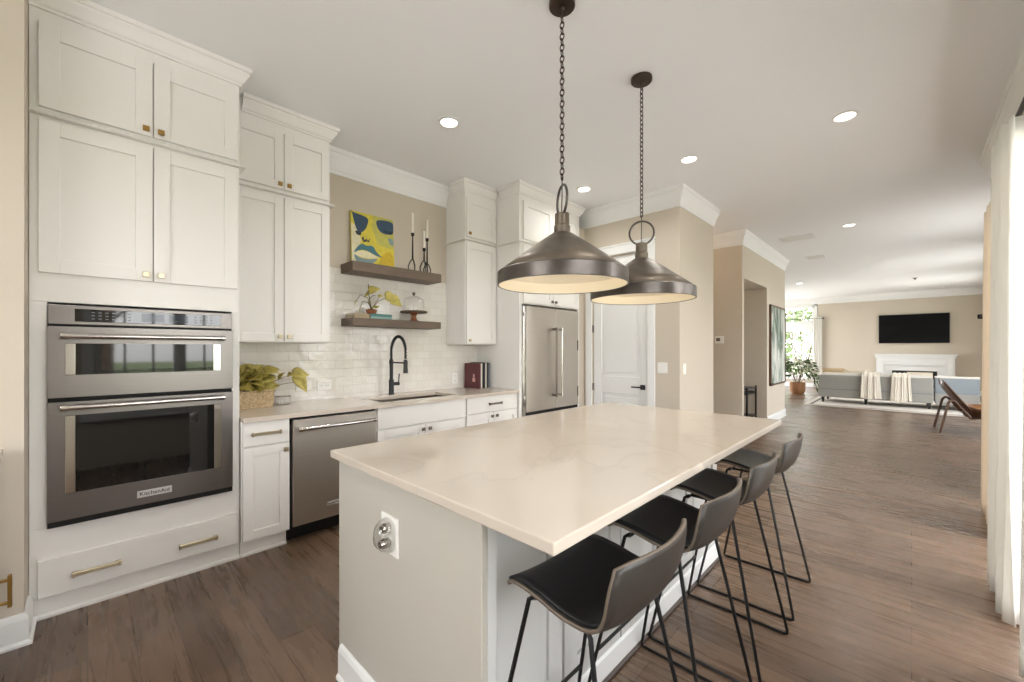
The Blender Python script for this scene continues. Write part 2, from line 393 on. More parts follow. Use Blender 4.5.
# crown mouldings (profile: out, z)
CP = [(0, 2.857), (.018, 2.857), (.022, 2.885), (.030, 2.892), (.045, 2.93), (.075, 2.975), (.098, 3.0), (.105, 3.012), (.105, 3.03), (.118, 3.034), (.125, 3.05), (.128, CEIL), (0, CEIL)]
CP = [(o_*.52, z_) for o_, z_ in CP]
struct('trim_crown_left', MB().sweep(CP, [(1.345, YW), (2.728, YW)]), M['trim'])
struct('trim_crown_pantry', MB().sweep(CP, [(4.45, YW), (4.45, 1.796), (5.5, 1.796), (5.5, 3.4)]), M['trim'])
struct('trim_crown_hall', MB().sweep(CP, [(6.75, 3.4), (6.75, 1.8), (9.6, 1.8), (9.6, 4.5)]), M['trim'])
struct('trim_crown_back', MB().sweep(CP, [(17.45, 4.5), (17.45, -1.42)]), M['trim'])
struct('trim_crown_right', MB().sweep(CP, [(5.75, -1.42), (5.75, -.52), (-2.2, -.52)]), M['trim'])
# baseboards
BP = [(0, 0), (.026, 0), (.026, .012), (.016, .022), (.016, .115), (.012, .13), (.006, .138), (0, .14)]
struct('baseboard_near_left', MB().sweep(BP, [(-2.2, 2.84), (-.1975, 2.84), (-.1975, 3.02)]), M['trim'])
struct('baseboard_pantry', MB().sweep(BP, [(4.45, 2.06), (4.45, 1.796), (5.5, 1.796), (5.5, 3.4)]), M['trim'])
struct('baseboard_hall', MB().sweep(BP, [(6.75, 3.4), (6.75, 1.8), (6.83, 1.8)]), M['trim'])
struct('baseboard_hall_far', MB().sweep(BP, [(8.21, 1.8), (9.6, 1.8), (9.6, 4.5)]), M['trim'])
struct('baseboard_back', MB().sweep(BP, [(17.45, 4.5), (17.45, .87)]).sweep(BP, [(17.45, -.97), (17.45, -1.42)]), M['trim'])
struct('baseboard_right', MB().sweep(BP, [(2.4, -.52), (1.62, -.52)]).sweep(BP, [(5.75, -1.42), (5.75, -.52), (5.5, -.52)]), M['trim'])

# pantry door 1
b = MB()
d0, d1 = 2.165, 2.895     # y range
XD = 4.475
pan = [(.25, .775), (.985, 2.30)]
b.box(XD, XD+.04, d0, 2.275, .008, 2.44).box(XD, XD+.04, 2.785, d1, .008, 2.44)
for z0, z1 in ((.008, .25), (.775, .985), (2.30, 2.44)): b.box(XD, XD+.04, 2.275, 2.785, z0, z1)
for z0, z1 in pan:
    b.box(XD+.014, XD+.026, 2.27, 2.79, z0-.005, z1+.005)
    b.box(XD+.006, XD+.02, 2.315, 2.745, z0+.04, z1-.04)
door = struct('door_1', b, M['trim'], bevel=.006)
b = MB().box(4.452, 4.475, 2.20, 2.255, .845, .90)
b.tube([(4.452, 2.228, .872), (4.425, 2.228, .872)], .011)
b.box(4.415, 4.43, 2.215, 2.35, .864, .88)
build(b, 'lever_handle', M['black'], door, bevel=.002)
for z in (.84, 1.57, 2.25): build(MB().box(4.445, 4.475, 2.893, 2.908, z-.045, z+.045), 'hinge', M['pewter'], door)
b = MB()
for y0, y1, z0, z1 in ((2.07, 2.16, 0, 2.455), (2.90, 2.99, 0, 2.455), (2.07, 2.99, 2.455, 2.551)):
    b.box(4.43, 4.45, y0, y1, z0, z1)
b.box(4.422, 4.45, 2.055, 3.005, 2.552, 2.572)
struct('trim_door_casing', b, M['trim'], bevel=.004)

# windows -------------------------------------------------------
def window_y(name, x0, x1, y, z0, z1, cols, rows, T=.06):
    """window in a wall that runs along x"""
    b = MB().box(x0, x0+T, y-.08, y, z0, z1).box(x1-T, x1, y-.08, y, z0, z1).box(x0, x1, y-.08, y, z0, z0+T).box(x0, x1, y-.08, y, z1-T, z1)
    for i in range(1, cols): xx = x0+(x1-x0)*i/cols; b.box(xx-.011, xx+.011, y-.05, y-.02, z0, z1)
    for i in range(1, rows): zz = z0+(z1-z0)*i/rows; b.box(x0, x1, y-.05, y-.02, zz-.011, zz+.011)
    o = struct(name, b, M['trim'])
    build(MB().box(x0+.02, x1-.02, y-.038, y-.032, z0+.02, z1-.02), 'pane', M['pane'], o)
    return o
window_y('window_1', .05, .8, -.54, .6, 2.45, 3, 4); window_y('window_2', .8, 1.55, -.54, .6, 2.45, 3, 4)
window_y('door_2', 2.5, 3.95, -.54, 0, 2.42, 1, 1, .09); window_y('door_3', 3.95, 5.4, -.54, 0, 2.42, 1, 1, .09)
b = MB().box(-.04, 1.64, -.52, -.48, 2.45, 2.55).box(-.04, .05, -.52, -.48, .6, 2.45).box(1.55, 1.64, -.52, -.48, .6, 2.45).box(-.06, 1.66, -.52, -.45, .52, .6)
struct('trim_window_casing', b, M['trim'], bevel=.003)
b = MB().box(2.4, 5.5, -.52, -.475, 2.42, 2.52).box(2.4, 2.5, -.52, -.475, 0, 2.42).box(5.4, 5.5, -.52, -.475, 0, 2.42)
struct('trim_patio_casing', b, M['trim'], bevel=.003)
for i, (a, c) in enumerate(((7.2, 9.0), (10.6, 12.4), (14.0, 15.8))): window_y('window_%d' % (4+i), a, c, -1.44, .25, 2.6, 6, 4)
def window_x(name, x, y0, y1, z0, z1, cols, rows, T=.05):
    b = MB().box(x, x+.07, y0, y0+T, z0, z1).box(x, x+.07, y1-T, y1, z0, z1).box(x, x+.07, y0, y1, z0, z0+T).box(x, x+.07, y0, y1, z1-T, z1)
    for i in range(1, cols): q = y0+(y1-y0)*i/cols; b.box(x+.02, x+.05, q-.016, q+.016, z0, z1)
    for i in range(1, rows): q = z0+(z1-z0)*i/rows; b.box(x+.02, x+.05, y0, y1, q-.016, q+.016)
    o = struct(name, b, M['trim']); build(MB().box(x+.033, x+.038, y0+.02, y1-.02, z0+.02, z1-.02), 'pane', M['pane'], o)
window_x('window_7', 17.46, WY0, WY1, 2.24, 2.80, 4, 2); window_x('window_8', 17.46, WY0, WY1, .32, 1.98, 4, 4)
b = MB().box(17.42, 17.45, WY0-.1, WY0, .25, 2.857).box(17.42, 17.45, WY1, WY1+.1, .25, 2.857).box(17.42, 17.45, WY0-.1, WY1+.1, 2.80, 2.857).box(17.42, 17.5, WY0, WY1, 1.98, 2.24).box(17.38, 17.45, WY0-.12, WY1+.12, .26, .32)
struct('trim_living_window', b, M['trim'], bevel=.004)

# ================================================================ CABINETS
def shaker(b, x0, x1, z0, z1, y, rail=.062, th=.021, rec=.011):
    """shaker front facing -y whose front plane is y"""
    b.box(x0, x0+rail, y, y+th, z0, z1).box(x1-rail, x1, y, y+th, z0, z1)
    b.box(x0+rail, x1-rail, y, y+th, z0, z0+rail).box(x0+rail, x1-rail, y, y+th, z1-rail, z1)
    b.box(x0+rail-.003, x1-rail+.003, y+rec, y+th-.002, z0+rail-.003, z1-rail+.003)
    return b
def knob(parent, x, z, y, m):
    b = MB().tube([(x, y, z), (x, y-.016, z)], .006, 8).box(x-.014, x+.014, y-.027, y-.015, z-.014, z+.014)
    return build(b, 'knob', m, parent, bevel=.002)
def pull(parent, xc, z, y, ln, m, name='handle'):
    b = MB()
    for s_ in (-1, 1): b.box(xc+s_*(ln/2-.018)-.005, xc+s_*(ln/2-.018)+.005, y-.03, y, z-.005, z+.005)
    b.box(xc-ln/2, xc+ln/2, y-.040, y-.026, z-.0095, z+.0095)
    for s_ in (-1, 1): b.box(xc+s_*(ln/2-.006)-.006, xc+s_*(ln/2-.006)+.006, y-.044, y-.022, z-.013, z+.013)
    return build(b, name, m, parent, bevel=.0025)
CC = [(0, 2.962), (.010, 2.962), (.010, 2.975), (.018, 2.982), (.034, 3.01), (.046, 3.03), (.046, 3.042), (.056, 3.046), (.060, CEIL-.001), (0, CEIL-.001)]
RAILP = [(0, 2.448), (.024, 2.448), (.030, 2.453), (.030, 2.458), (.024, 2.463), (0, 2.463)]

# --- tall oven cabinet
YC = 3.03
X0, X1 = -.196, .664
t = thing('oven_cabinet', 'tall white cabinet around the built-in double oven', 'cabinet', (.243, 3.34, 0))
b = MB()
F = YC
b.box(X0, X1, F, YW, 1.545, CEIL-.002)                      # upper box
b.box(X0, -.138, F, YW, .437, 1.545).box(.622, X1, F, YW, .437, 1.545)
b.box(-.138, .622, 3.62, YW, .437, 1.545)
b.box(X0, X1, F, YW, .10, .437)
build(b, 'carcass', M['white'], t, bevel=.002)
for x0, x1, z0, z1, kx, kz in ((-.165, .2505, 2.486, 2.898, .222, 2.515), (.2555, .652, 2.486, 2.898, .285, 2.515), (-.165, .2505, 1.686, 2.428, .222, 1.72), (.2555, .652, 1.686, 2.428, .285, 1.72)):
    d = build(shaker(MB(), x0, x1, z0, z1, F-.0215, rail=.07), 'door', M['white'], t, bevel=.0015)
    knob(d, kx, kz, F-.0215, M['brass'] if z0 > 2 else M['nickel'])  # lower knobs in a paler metal, standing for the light on them
d = build(MB().box(-.168, .656, F-.021, F, .108, .292), 'drawer', M['white'], t, bevel=.003)
pull(d, .035, .196, F-.021, .18, M['nickel']); pull(d, .452, .19, F-.021, .18, M['nickel'])
build(MB().box(X0, X1, F+.01, YW, 0, .10).sweep([(0, 0), (.014, 0), (.014, .012), (.006, .02), (0, .02)], [(X0, F+.01), (X1, F+.01)]), 'toe_board', M['white'], t)
build(MB().sweep(CC, [(X0, F), (X1, F), (X1, 3.325)]), 'crown_moulding', M['white'], t)
build(MB().sweep(RAILP, [(X0, F), (X1, F), (X1, F+.25)]), 'rail_moulding', M['white'], t)

# --- built-in double oven
OX0, OX1 = -.136, .620
t = thing('double_oven', 'stainless steel double wall oven built into the tall white cabinet', 'oven', (.242, 3.3, .44))
build(MB().box(OX0+.01, OX1-.01, YC, 3.6, .45, 1.53), 'oven_body', M['dark'], t)
fy = YC-.02
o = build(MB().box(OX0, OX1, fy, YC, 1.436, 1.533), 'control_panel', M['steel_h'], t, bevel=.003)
build(MB().box(-.045, .562, fy-.004, fy, 1.452, 1.516), 'display_glass', M['blackgloss'], o, bevel=.001)
for cx_ in (.02, .045, .07, .095, .13, .155, .44, .465, .49, .515):
    b = MB()
    for cz_ in (1.468, 1.484, 1.50): b.box(cx_-.006, cx_+.006, fy-.0052, fy-.004, cz_-.0022, cz_+.0022)
    build(b, 'button_marking', M['bookgrey'], o)
for q in ((.205, .30), (.32, .405)): build(MB().box(q[0], q[1], fy-.0052, fy-.004, 1.462, 1.506), 'display', mat('display_glass', (44, 50, 58), .05), o)
def oven_door(z0, z1, wx0, wx1, wz0, wz1, hz, nm):
    f0 = fy-.022
    b = MB().box(OX0, wx0, f0, YC, z0, z1).box(wx1, OX1, f0, YC, z0, z1).box(wx0, wx1, f0, YC, z0, wz0).box(wx0, wx1, f0, YC, wz1, z1)
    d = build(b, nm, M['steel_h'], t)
    g = build(MB().box(wx0, wx1, f0+.006, YC-.004, wz0, wz1), 'window', M['blackgloss'], d)
    fr = .036
    build(MB().box(wx0, wx0+fr, f0-.001, f0+.008, wz0, wz1), 'window_side_trim', M['chrome'], d, bevel=.002)
    build(MB().box(wx1-fr, wx1, f0-.001, f0+.008, wz0, wz1), 'window_side_trim', M['chrome'], d, bevel=.002)
    b = MB()
    hx0, hx1 = -.088, .572
    b.tube([(hx0, f0-.045, hz), (hx1, f0-.045, hz)], .0125, 14)
    for q in (hx0+.02, hx1-.02): b.box(q-.011, q+.011, f0-.045, f0, hz-.011, hz+.011)
    for q in (hx0, hx1): b.tube([(q-.003, f0-.045, hz), (q+.02*(1 if q < 0 else -1), f0-.045, hz)], .016, 14)
    build(b, 'handle', M['chrome'], d)
    return d, f0
oven_door(1.075, 1.425, -.078, .558, 1.185, 1.342, 1.378, 'upper_door')
d, f0 = oven_door(.472, 1.052, -.078, .562, .60, .985, 1.027, 'lower_door')
bd = build(MB().box(.185, .33, f0-.004, f0, .512, .548), 'badge', M['badge'], d, bevel=.001)
T_ = Matrix.Translation((.2575, f0-.0052, .53)) @ Matrix.Rotation(PI/2, 4, 'X')
build(text_mb('KitchenAid', .028, .0008, T_), 'lettering', M['dark'], bd)
build(MB().box(OX0, OX1, fy+.002, YC, 1.425, 1.436).box(OX0, OX1, fy+.002, YC, 1.052, 1.075), 'vent_gap', M['dark'], t)
build(MB().box(OX0, OX1, fy-.012, YC, .442, .470), 'bottom_vent', M['dark'], t)

# --- upper cabinets
def upper(name, label, x0, x1, yf, doors, crown, railp):
    t = thing(name, label, 'cabinet', ((x0+x1)/2, (yf+YW)/2, 1.362))
    build(MB().box(x0, x1, yf, YW-.001, 1.362, CEIL-.002), 'carcass', M['white'], t, bevel=.002)
    for q in doors:
        d = build(shaker(MB(), q[0], q[1], q[2], q[3], yf-.0215, rail=q[6] if len(q) > 6 else .06), 'door', M['white'], t, bevel=.0015)
        knob(d, q[4], q[5], yf-.0215, M['brass'] if q[2] > 2 else M['nickel'])  # paler metal on the lower knobs paints their lit look
    build(MB().sweep(CC, crown), 'crown_moulding', M['white'], t)
    build(MB().sweep(RAILP, railp), 'rail_moulding', M['white'], t)
    return t
YU = 3.33
upper('upper_cabinet', 'white two-tier wall cabinet beside the tall oven cabinet, above the leafy basket', .668, 1.343, YU,
      [(.676, 1.003, 2.486, 2.90, .975, 2.515), (1.008, 1.335, 2.486, 2.90, 1.036, 2.515), (.676, 1.003, 1.37, 2.428, .975, 1.405), (1.008, 1.335, 1.37, 2.428, 1.036, 1.405)],
      [(.742, YU), (1.343, YU), (1.343, YW-.14)], [(.668, YU), (1.343, YU), (1.343, YW-.002)])
upper('upper_cabinet', 'narrow white wall cabinet to the right of the floating shelves', 2.73, 3.168, YU,
      [(2.738, 3.160, 2.486, 2.90, 2.768, 2.52), (2.738, 3.160, 1.37, 2.428, 2.768, 1.405)],
      [(2.73, YW-.14), (2.73, YU), (3.168, YU)], [(2.73, YW-.002), (2.73, YU), (3.168, YU)])

# --- refrigerator surround
YF = 2.97
t = thing('refrigerator_cabinet', 'tall white cabinet surround above and beside the steel refrigerator', 'cabinet', (3.8, 3.3, 0))
b = MB().box(3.172, 3.21, YF, YW-.001, 0, CEIL-.002).box(4.225, 4.262, YF, YW-.001, 0, CEIL-.002).box(3.21, 4.225, YF, YW-.001, 1.80, CEIL-.002)
build(b, 'carcass', M['white'], t, bevel=.002)
for q in ((3.222, 3.715, 2.486, 2.90, 3.685, 2.52), (3.722, 4.215, 2.486, 2.90, 3.752, 2.52), (3.222, 3.715, 1.81, 2.428, 3.685, 1.85), (3.722, 4.215, 1.81, 2.428, 3.752, 1.85)):
    d = build(shaker(MB(), q[0], q[1], q[2], q[3], YF-.0215), 'door', M['white'], t, bevel=.0015); knob(d, q[4], q[5], YF-.0215, M['pewter'])
build(MB().sweep(CC, [(3.172, YU-.08), (3.172, YF), (4.262, YF), (4.262, YF+.3)]), 'crown_moulding', M['white'], t)
build(MB().sweep(RAILP, [(3.172, YU-.06), (3.172, YF), (4.262, YF)]), 'rail_moulding', M['white'], t)
struct('trim_refrigerator_filler', MB().box(4.264, 4.449, 3.02, 3.05, 0, 2.857), M['wall'])

t = thing('refrigerator', 'stainless steel french door refrigerator built into the cabinet wall', 'refrigerator', (3.717, 3.3, 0))
build(MB().box(3.214, 4.221, 2.99, 3.62, 0.0, 1.79), 'fridge_body', M['pewter'], t)
fy2 = 2.948
def fdoor(x0, x1, hx):
    d = build(MB().box(x0, x1, fy2, 2.99, .635, 1.775), 'door', M['steel'], t, bevel=.004)
    b = MB().tube([(hx, fy2-.055, .77), (hx, fy2-.055, 1.56)], .011, 12)
    for z in (.79, 1.54): b.box(hx-.011, hx+.011, fy2-.06, fy2, z-.014, z+.014)
    build(b, 'handle', M['chrome'] if hx > 3.75 else M['pewter'], d)
    return d
fdoor(3.262, 3.760, 3.712); fdoor(3.766, 4.214, 3.815)
build(MB().box(3.216, 3.258, fy2+.012, 2.99, .02, 1.775).tube([(3.237, fy2+.004, .70), (3.237, fy2+.004, .82)], .008).box(3.228, 3.25, fy2+.0, fy2+.014, 1.67, 1.71), 'side_trim', M['chrome'], t, bevel=.002)
d = build(MB().box(3.262, 4.214, fy2, 2.99, .10, .60), 'freezer_drawer', M['steel'], t, bevel=.004)
b = MB().tube([(3.30, fy2-.05, .565), (4.17, fy2-.05, .565)], .011, 12)
for q in (3.33, 4.14): b.box(q-.012, q+.012, fy2-.055, fy2, .554, .576)
build(b, 'handle', M['chrome'], d)
build(MB().box(3.262, 4.214, fy2+.015, 2.99, .60, .635), 'door_gap', M['dark'], t)
build(MB().box(3.262, 4.214, fy2+.03, 2.99, 0, .10), 'toe_grille', M['dark'], t)
for z in (.74, 1.30): build(MB().box(4.19, 4.205, fy2-.006, fy2, z, z+.12), 'hinge_cover', M['pewter'], t)

# --- base cabinets
YB = 2.99; ZT = .855
def base(name, label, x0, x1):
    t = thing(name, label, 'cabinet', ((x0+x1)/2, 3.32, 0))
    return t
x0, x1 = .668, .948
t = base('base_cabinet', 'narrow white base cabinet between the oven cabinet and the dishwasher', x0, x1)
build(MB().box(x0, x1, YB+.021, 3.64, .10, ZT), 'carcass', M['white'], t, bevel=.002)
d = build(MB().box(.674, .942, YB, YB+.021, .699, .85), 'drawer', M['white'], t, bevel=.003); pull(d, .80, .776, YB, .17, M['nickel'])
d = build(shaker(MB(), .674, .942, .105, .69, YB, rail=.058), 'door', M['white'], t, bevel=.0015); knob(d, .915, .652, YB, M['nickel'])
build(MB().box(x0, .935, YB+.05, 3.6, 0, .10).sweep([(0, 0), (.014, 0), (.014, .012), (.006, .02), (0, .02)], [(x0, YB+.05), (.935, YB+.05)]), 'toe_board', M['white'], t)

t = thing('dishwasher', 'stainless steel dishwasher under the counter left of the sink', 'dishwasher', (1.26, 3.3, 0))
build(MB().box(.957, 1.563, YB+.045, 3.62, .10, .852).box(.957, 1.563, YB+.03, YB+.045, .80, .852), 'tub', M['dark'], t)
build(MB().box(.957, 1.563, YB+.09, 3.6, 0, .10), 'toe_panel', M['dark'], t)
d = build(MB().box(.961, 1.559, YB-.01, YB+.045, .115, .835), 'door', M['steel'], t, bevel=.004)
b = MB().tube([(.985, YB-.058, .775), (1.535, YB-.058, .775)], .0125, 14)
for q in (1.005, 1.515): b.box(q-.012, q+.012, YB-.06, YB-.01, .763, .787)
for q in (.985, 1.535): b.tube([(q-.004, YB-.058, .775), (q+.018*(1 if q < 1.2 else -1), YB-.058, .775)], .016, 14)
build(b, 'handle', M['chrome'], d)
bd = build(MB().box(1.185, 1.27, YB-.013, YB-.01, .20, .228), 'badge', M['badge'], d)
T_ = Matrix.Translation((1.2275, YB-.0136, .214)) @ Matrix.Rotation(PI/2, 4, 'X')
build(text_mb('KitchenAid', .017, .0005, T_), 'lettering', M['dark'], bd)

x0, x1 = 1.57, 2.466
t = base('base_cabinet', 'wide white sink base cabinet below the black faucet', x0, x1)
b = MB().box(x0, x1, YB+.021, YB+.04, .10, ZT).box(x0, x0+.018, YB+.04, 3.64, .10, ZT).box(x1-.018, x1, YB+.04, 3.64, .10, ZT).box(x0, x1, 3.62, 3.64, .10, ZT).box(x0, x1, YB+.04, 3.62, .10, .12)
build(b, 'carcass', M['white'], t, bevel=.002)
build(MB().box(1.576, 2.46, YB, YB+.021, .682, .85), 'false_front', M['white'], t, bevel=.003)
for a, c, k in ((1.576, 2.0155, 1.985), (2.0205, 2.46, 2.052)):
    d = build(shaker(MB(), a, c, .105, .673, YB), 'door', M['white'], t, bevel=.0015); knob(d, k, .635, YB, M['pewter'])
build(MB().box(x0, x1, YB+.05, 3.6, 0, .10), 'toe_board', M['white'], t)
x0, x1 = 2.468, 3.17
t = base('base_cabinet', 'white base cabinet below the upright books, next to the refrigerator', x0, x1)
build(MB().box(x0, x1, YB+.021, 3.64, .10, ZT), 'carcass', M['white'], t, bevel=.002)
d = build(MB().box(2.478, 3.162, YB, YB+.021, .699, .85), 'drawer', M['white'], t, bevel=.003); pull(d, 2.82, .776, YB, .17, M['pewter'])
for a, c, k in ((2.478, 2.8175, 2.787), (2.8225, 3.162, 2.853)):
    d = build(shaker(MB(), a, c, .105, .69, YB), 'door', M['white'], t, bevel=.0015); knob(d, k, .652, YB, M['pewter'])
build(MB().box(x0, x1, YB+.05, 3.6, 0, .10), 'toe_board', M['white'], t)

# --- wall countertop with sink cut-out
def slab_hole(x0, x1, y0, y1, hx0, hx1, hy0, hy1, z0, z1):
    b = MB(); v = []
    for z in (z0, z1):
        v += [(x0, y0, z), (x1, y0, z), (x1, y1, z), (x0, y1, z), (hx0, hy0, z), (hx1, hy0, z), (hx1, hy1, z), (hx0, hy1, z)]
    f = []
    for o_ in (0, 8):
        for i in range(4): j = (i+1) % 4; f.append((o_+i, o_+j, o_+4+j, o_+4+i))
    for i in range(4): j = (i+1) % 4; f.append((i, j, 8+j, 8+i)); f.append((4+i, 4+j, 12+j, 12+i))
    return b.add(v, f)
CT = .885
tag(build(slab_hole(.668, 3.17, 2.955, 3.644, 1.66, 2.44, 3.07, 3.44, ZT, CT), 'countertop', M['quartz'], bevel=.003, loc=(1.92, 3.3, ZT)), 'pale quartz countertop along the tiled wall, holding the sink', 'countertop')
t = thing('sink', 'stainless undermount sink set into the counter below the faucet', 'sink', (2.05, 3.255, .64))
b = MB()
sx0, sx1, sy0, sy1, sb, stp = 1.655, 2.445, 3.065, 3.445, .655, ZT-.001
b.box(sx0, sx1, sy0, sy1, sb-.004, sb).box(sx0-.004, sx0, sy0, sy1, sb, stp).box(sx1, sx1+.004, sy0, sy1, sb, stp).box(sx0, sx1, sy0-.004, sy0, sb, stp).box(sx0, sx1, sy1, sy1+.004, sb, stp)
build(b, 'basin', M['sink'], t)
build(MB().lathe([(.045, 0), (.045, .004), (.03, .002), (.012, .002)], (2.05, 3.3, sb), 20), 'drain', M['chrome'], t)

# --- faucet
t = thing('faucet', 'matte black spring-neck faucet behind the kitchen sink', 'faucet', (2.0, 3.53, CT))
fx, fyy = 2.0, 3.53
build(MB().lathe([(.028, 0), (.028, .008), (.024, .012), (.024, .14), (.017, .145), (.017, .33), (.0135, .335)], (fx, fyy, CT), 20), 'column', M['black'], t)
arc = [(fx, fyy, CT+.33+.02*i) for i in range(4)]
for i in range(1, 20):
    a = PI*i/20; arc.append((fx, fyy-.125+.125*math.cos(a), CT+.40+.145*math.sin(a)))
arc += [(fx, fyy-.25, CT+.40-.03*i) for i in range(1, 3)]
b = MB().tube(arc, .0085, 10)
# coil around the hose
P = [Vector(p) for p in arc]; coil = []; n_ = 0
for i in range(len(P)-1):
    tt = (P[i+1]-P[i]); 
    side = Vector((1, 0, 0)); up_ = side.cross(tt.normalized())
    for k in range(16):
        A = 2*PI*(n_ % 8)/8; n_ += 1
        coil.append(P[i]+tt*(k/16)+.0125*(math.cos(A)*side+math.sin(A)*up_))
b.tube(coil, .0028, 5)
build(b, 'spring_hose', M['black'], t)
build(MB().lathe([(.012, .12), (.017, .11), (.019, .05), (.022, .0), (.019, -.004)], (fx, fyy-.25, CT+.215), 18), 'spray_head', M['black'], t)
b = MB().box(fx-.007, fx+.007, fyy-.252, fyy, CT+.297, CT+.311)
b.lathe([(.02, 0), (.02, .03)], (fx, fyy-.25, CT+.29), 16).lathe([(.02, 0), (.02, .03)], (fx, fyy, CT+.29), 16)
build(b, 'support_arm', M['black'], t)
b = MB().tube([(fx, fyy, CT+.10), (fx+.075, fyy-.012, CT+.10)], .017, 14).tube([(fx+.068, fyy-.012, CT+.10), (fx+.075, fyy-.014, CT+.195)], .0055, 8)
build(b, 'lever_handle', M['black'], t)

# --- backsplash
b = MB().box(.668, 1.345, 3.645, 3.655, CT, 1.362).box(1.345, 2.73, 3.645, 3.655, CT, 2.03).box(2.73, 3.171, 3.645, 3.655, CT, 1.362)
struct('wall_tile', b, M['tile'])

# --- outlets and switches
def plate_y(name, label, x, z, y, w_=.075, h_=.117, kind='outlet', cat='outlet', m='plastic'):
    t = thing(name, label, cat, (x, y, z))
    p = build(MB().box(x-w_/2, x+w_/2, y-.006, y, z-h_/2, z+h_/2), 'cover_plate', M[m], t, bevel=.002)
    if kind == 'outlet':
        wide = w_ > h_
        for s_ in (-1, 1):
            cx_, cz_ = (x+s_*.026, z) if wide else (x, z+s_*.026)
            q = build(MB().box(cx_-.016, cx_+.016, y-.009, y-.006, cz_-.016, cz_+.016), 'socket', M[m], t, bevel=.003)
            build(MB().box(cx_-.007, cx_-.005, y-.0095, y-.009, cz_-.004, cz_+.006).box(cx_+.005, cx_+.007, y-.0095, y-.009, cz_-.004, cz_+.006), 'slot', M['dark'], q)
    else:
        build(MB().box(x-.017, x+.017, y-.010, y-.006, z-.034, z+.034), 'rocker', M[m], t, bevel=.002)
    return t
plate_y('wall_outlet', 'white outlet low on the tile beside the trailing leaf', 1.255, 1.005, 3.645, .122, .078)
plate_y('wall_outlet', 'white outlet on the tile nearer the sink, right of its twin', 1.425, .999, 3.645, .122, .078)
plate_y('wall_outlet', 'white outlet on the tile just left of the upright books', 2.84, .99, 3.645, .078, .117)
plate_y('light_switch', 'white light switch on the wall face right of the door corner', 4.576, 1.095, 1.796, .075, .117, 'switch', 'switch')
t = thing('light_switch', 'white double light switch beside the pantry door casing', 'switch', (4.45, 1.985, 1.105))
build(MB().box(4.444, 4.45, 1.928, 2.043, 1.045, 1.165), 'cover_plate', M['plastic'], t, bevel=.002)
for yy in (1.958, 2.012): build(MB().box(4.438, 4.444, yy-.016, yy+.016, 1.072, 1.138), 'rocker', M['plastic'], t, bevel=.002)
t = thing('thermostat', 'small white thermostat on the shaded hallway wall', 'thermostat', (6.75, 2.10, 1.455))
build(MB().box(6.728, 6.75, 2.05, 2.17, 1.40, 1.51), 'housing', M['plastic'], t, bevel=.004)
build(MB().box(6.7265, 6.728, 2.10, 2.155, 1.435, 1.485), 'screen', M['pewter'], t)

# ================================================================ FLOATING SHELVES
S1, S2 = 2.07, 1.585
tag(build(MB().box(1.57, 2.49, 3.41, YW-.001, S1-.085, S1), 'floating_shelf', M['shelf'], bevel=.004, loc=(1.98, 3.53, S1-.085)), 'upper grey-brown floating shelf holding the painting and candles', 'shelf')
tag(build(MB().box(1.57, 2.485, 3.41, 3.644, S2-.068, S2), 'floating_shelf', M['shelf'], bevel=.004, loc=(1.975, 3.53, S2-.068)), 'lower grey-brown floating shelf holding the books and cake stand', 'shelf')

# painting of a cropped face, leaning on the wall
t = thing('canvas_painting', 'square yellow and blue canvas painting of lips, leaning on the upper shelf', 'painting', (1.835, 3.56, S1))
pw, ph = .425, .50
T_ = Matrix.Translation((1.65, 3.60, S1)) @ Matrix.Rotation(math.radians(-3.5), 4, 'X')
build(MB().box(0, pw, 0, .018, 0, ph, T=T_), 'canvas', M['pyel'], t)
def smooth_poly(pts, k=5):
    out = []; n = len(pts)
    for i in range(n):
        p0, p1, p2, p3 = (Vector(pts[(i+q) % n]) for q in (-1, 0, 1, 2))
        for j in range(k):
            u = j/k
            out.append(tuple(.5*((2*p1)+(-p0+p2)*u+(2*p0-5*p1+4*p2-p3)*u*u+(-p0+3*p1-3*p2+p3)*u**3)))
    return out
b = MB()
layers = [
 (0, [(0, 0), (.16, 0), (.13, .2), (.22, .5), (.12, .72), (0, .78)], 'pcream', False),
 (1, [(.60, .45), (1, .42), (1, 1), (.52, 1), (.48, .75)], 'pyel2', False),
 (2, [(.02, 1), (.02, .98), (.36, .93), (.38, .82), (.30, .68), (.18, .62), (.10, .72)], 'pblue', True),
 (3, [(.10, .64), (.22, .63), (.20, .57), (.12, .58)], 'pdark', True),
 (2, [(.62, .93), (.98, .94), (.97, .72), (.72, .70), (.60, .80)], 'pblue', True),
 (3, [(.74, .76), (.98, .76), (.98, .72), (.78, .72)], 'pdark', False),
 (4, [(.06, .24), (.14, .36), (.24, .42), (.34, .40), (.48, .41), (.58, .30), (.70, .22), (.52, .25), (.36, .30), (.20, .30)], 'pteal', True),
 (5, [(.10, .22), (.22, .29), (.36, .29), (.52, .245), (.60, .20), (.40, .17), (.20, .17)], 'pcream', True),
 (6, [(.06, .20), (.20, .155), (.40, .155), (.58, .18), (.44, .07), (.22, .04), (.10, .09)], 'pgrey', True),
 (3, [(.23, .52), (.27, .56), (.29, .49), (.34, .53), (.37, .49), (.42, .55), (.40, .47), (.34, .48), (.28, .45)], 'pdark', False),
 (7, [(.62, .05), (.96, .08), (.92, .34), (.74, .30)], 'pgold', True),
 (2, [(.86, .62), (.98, .60), (.97, .48), (.90, .52)], 'pgrey', True)]
names = []
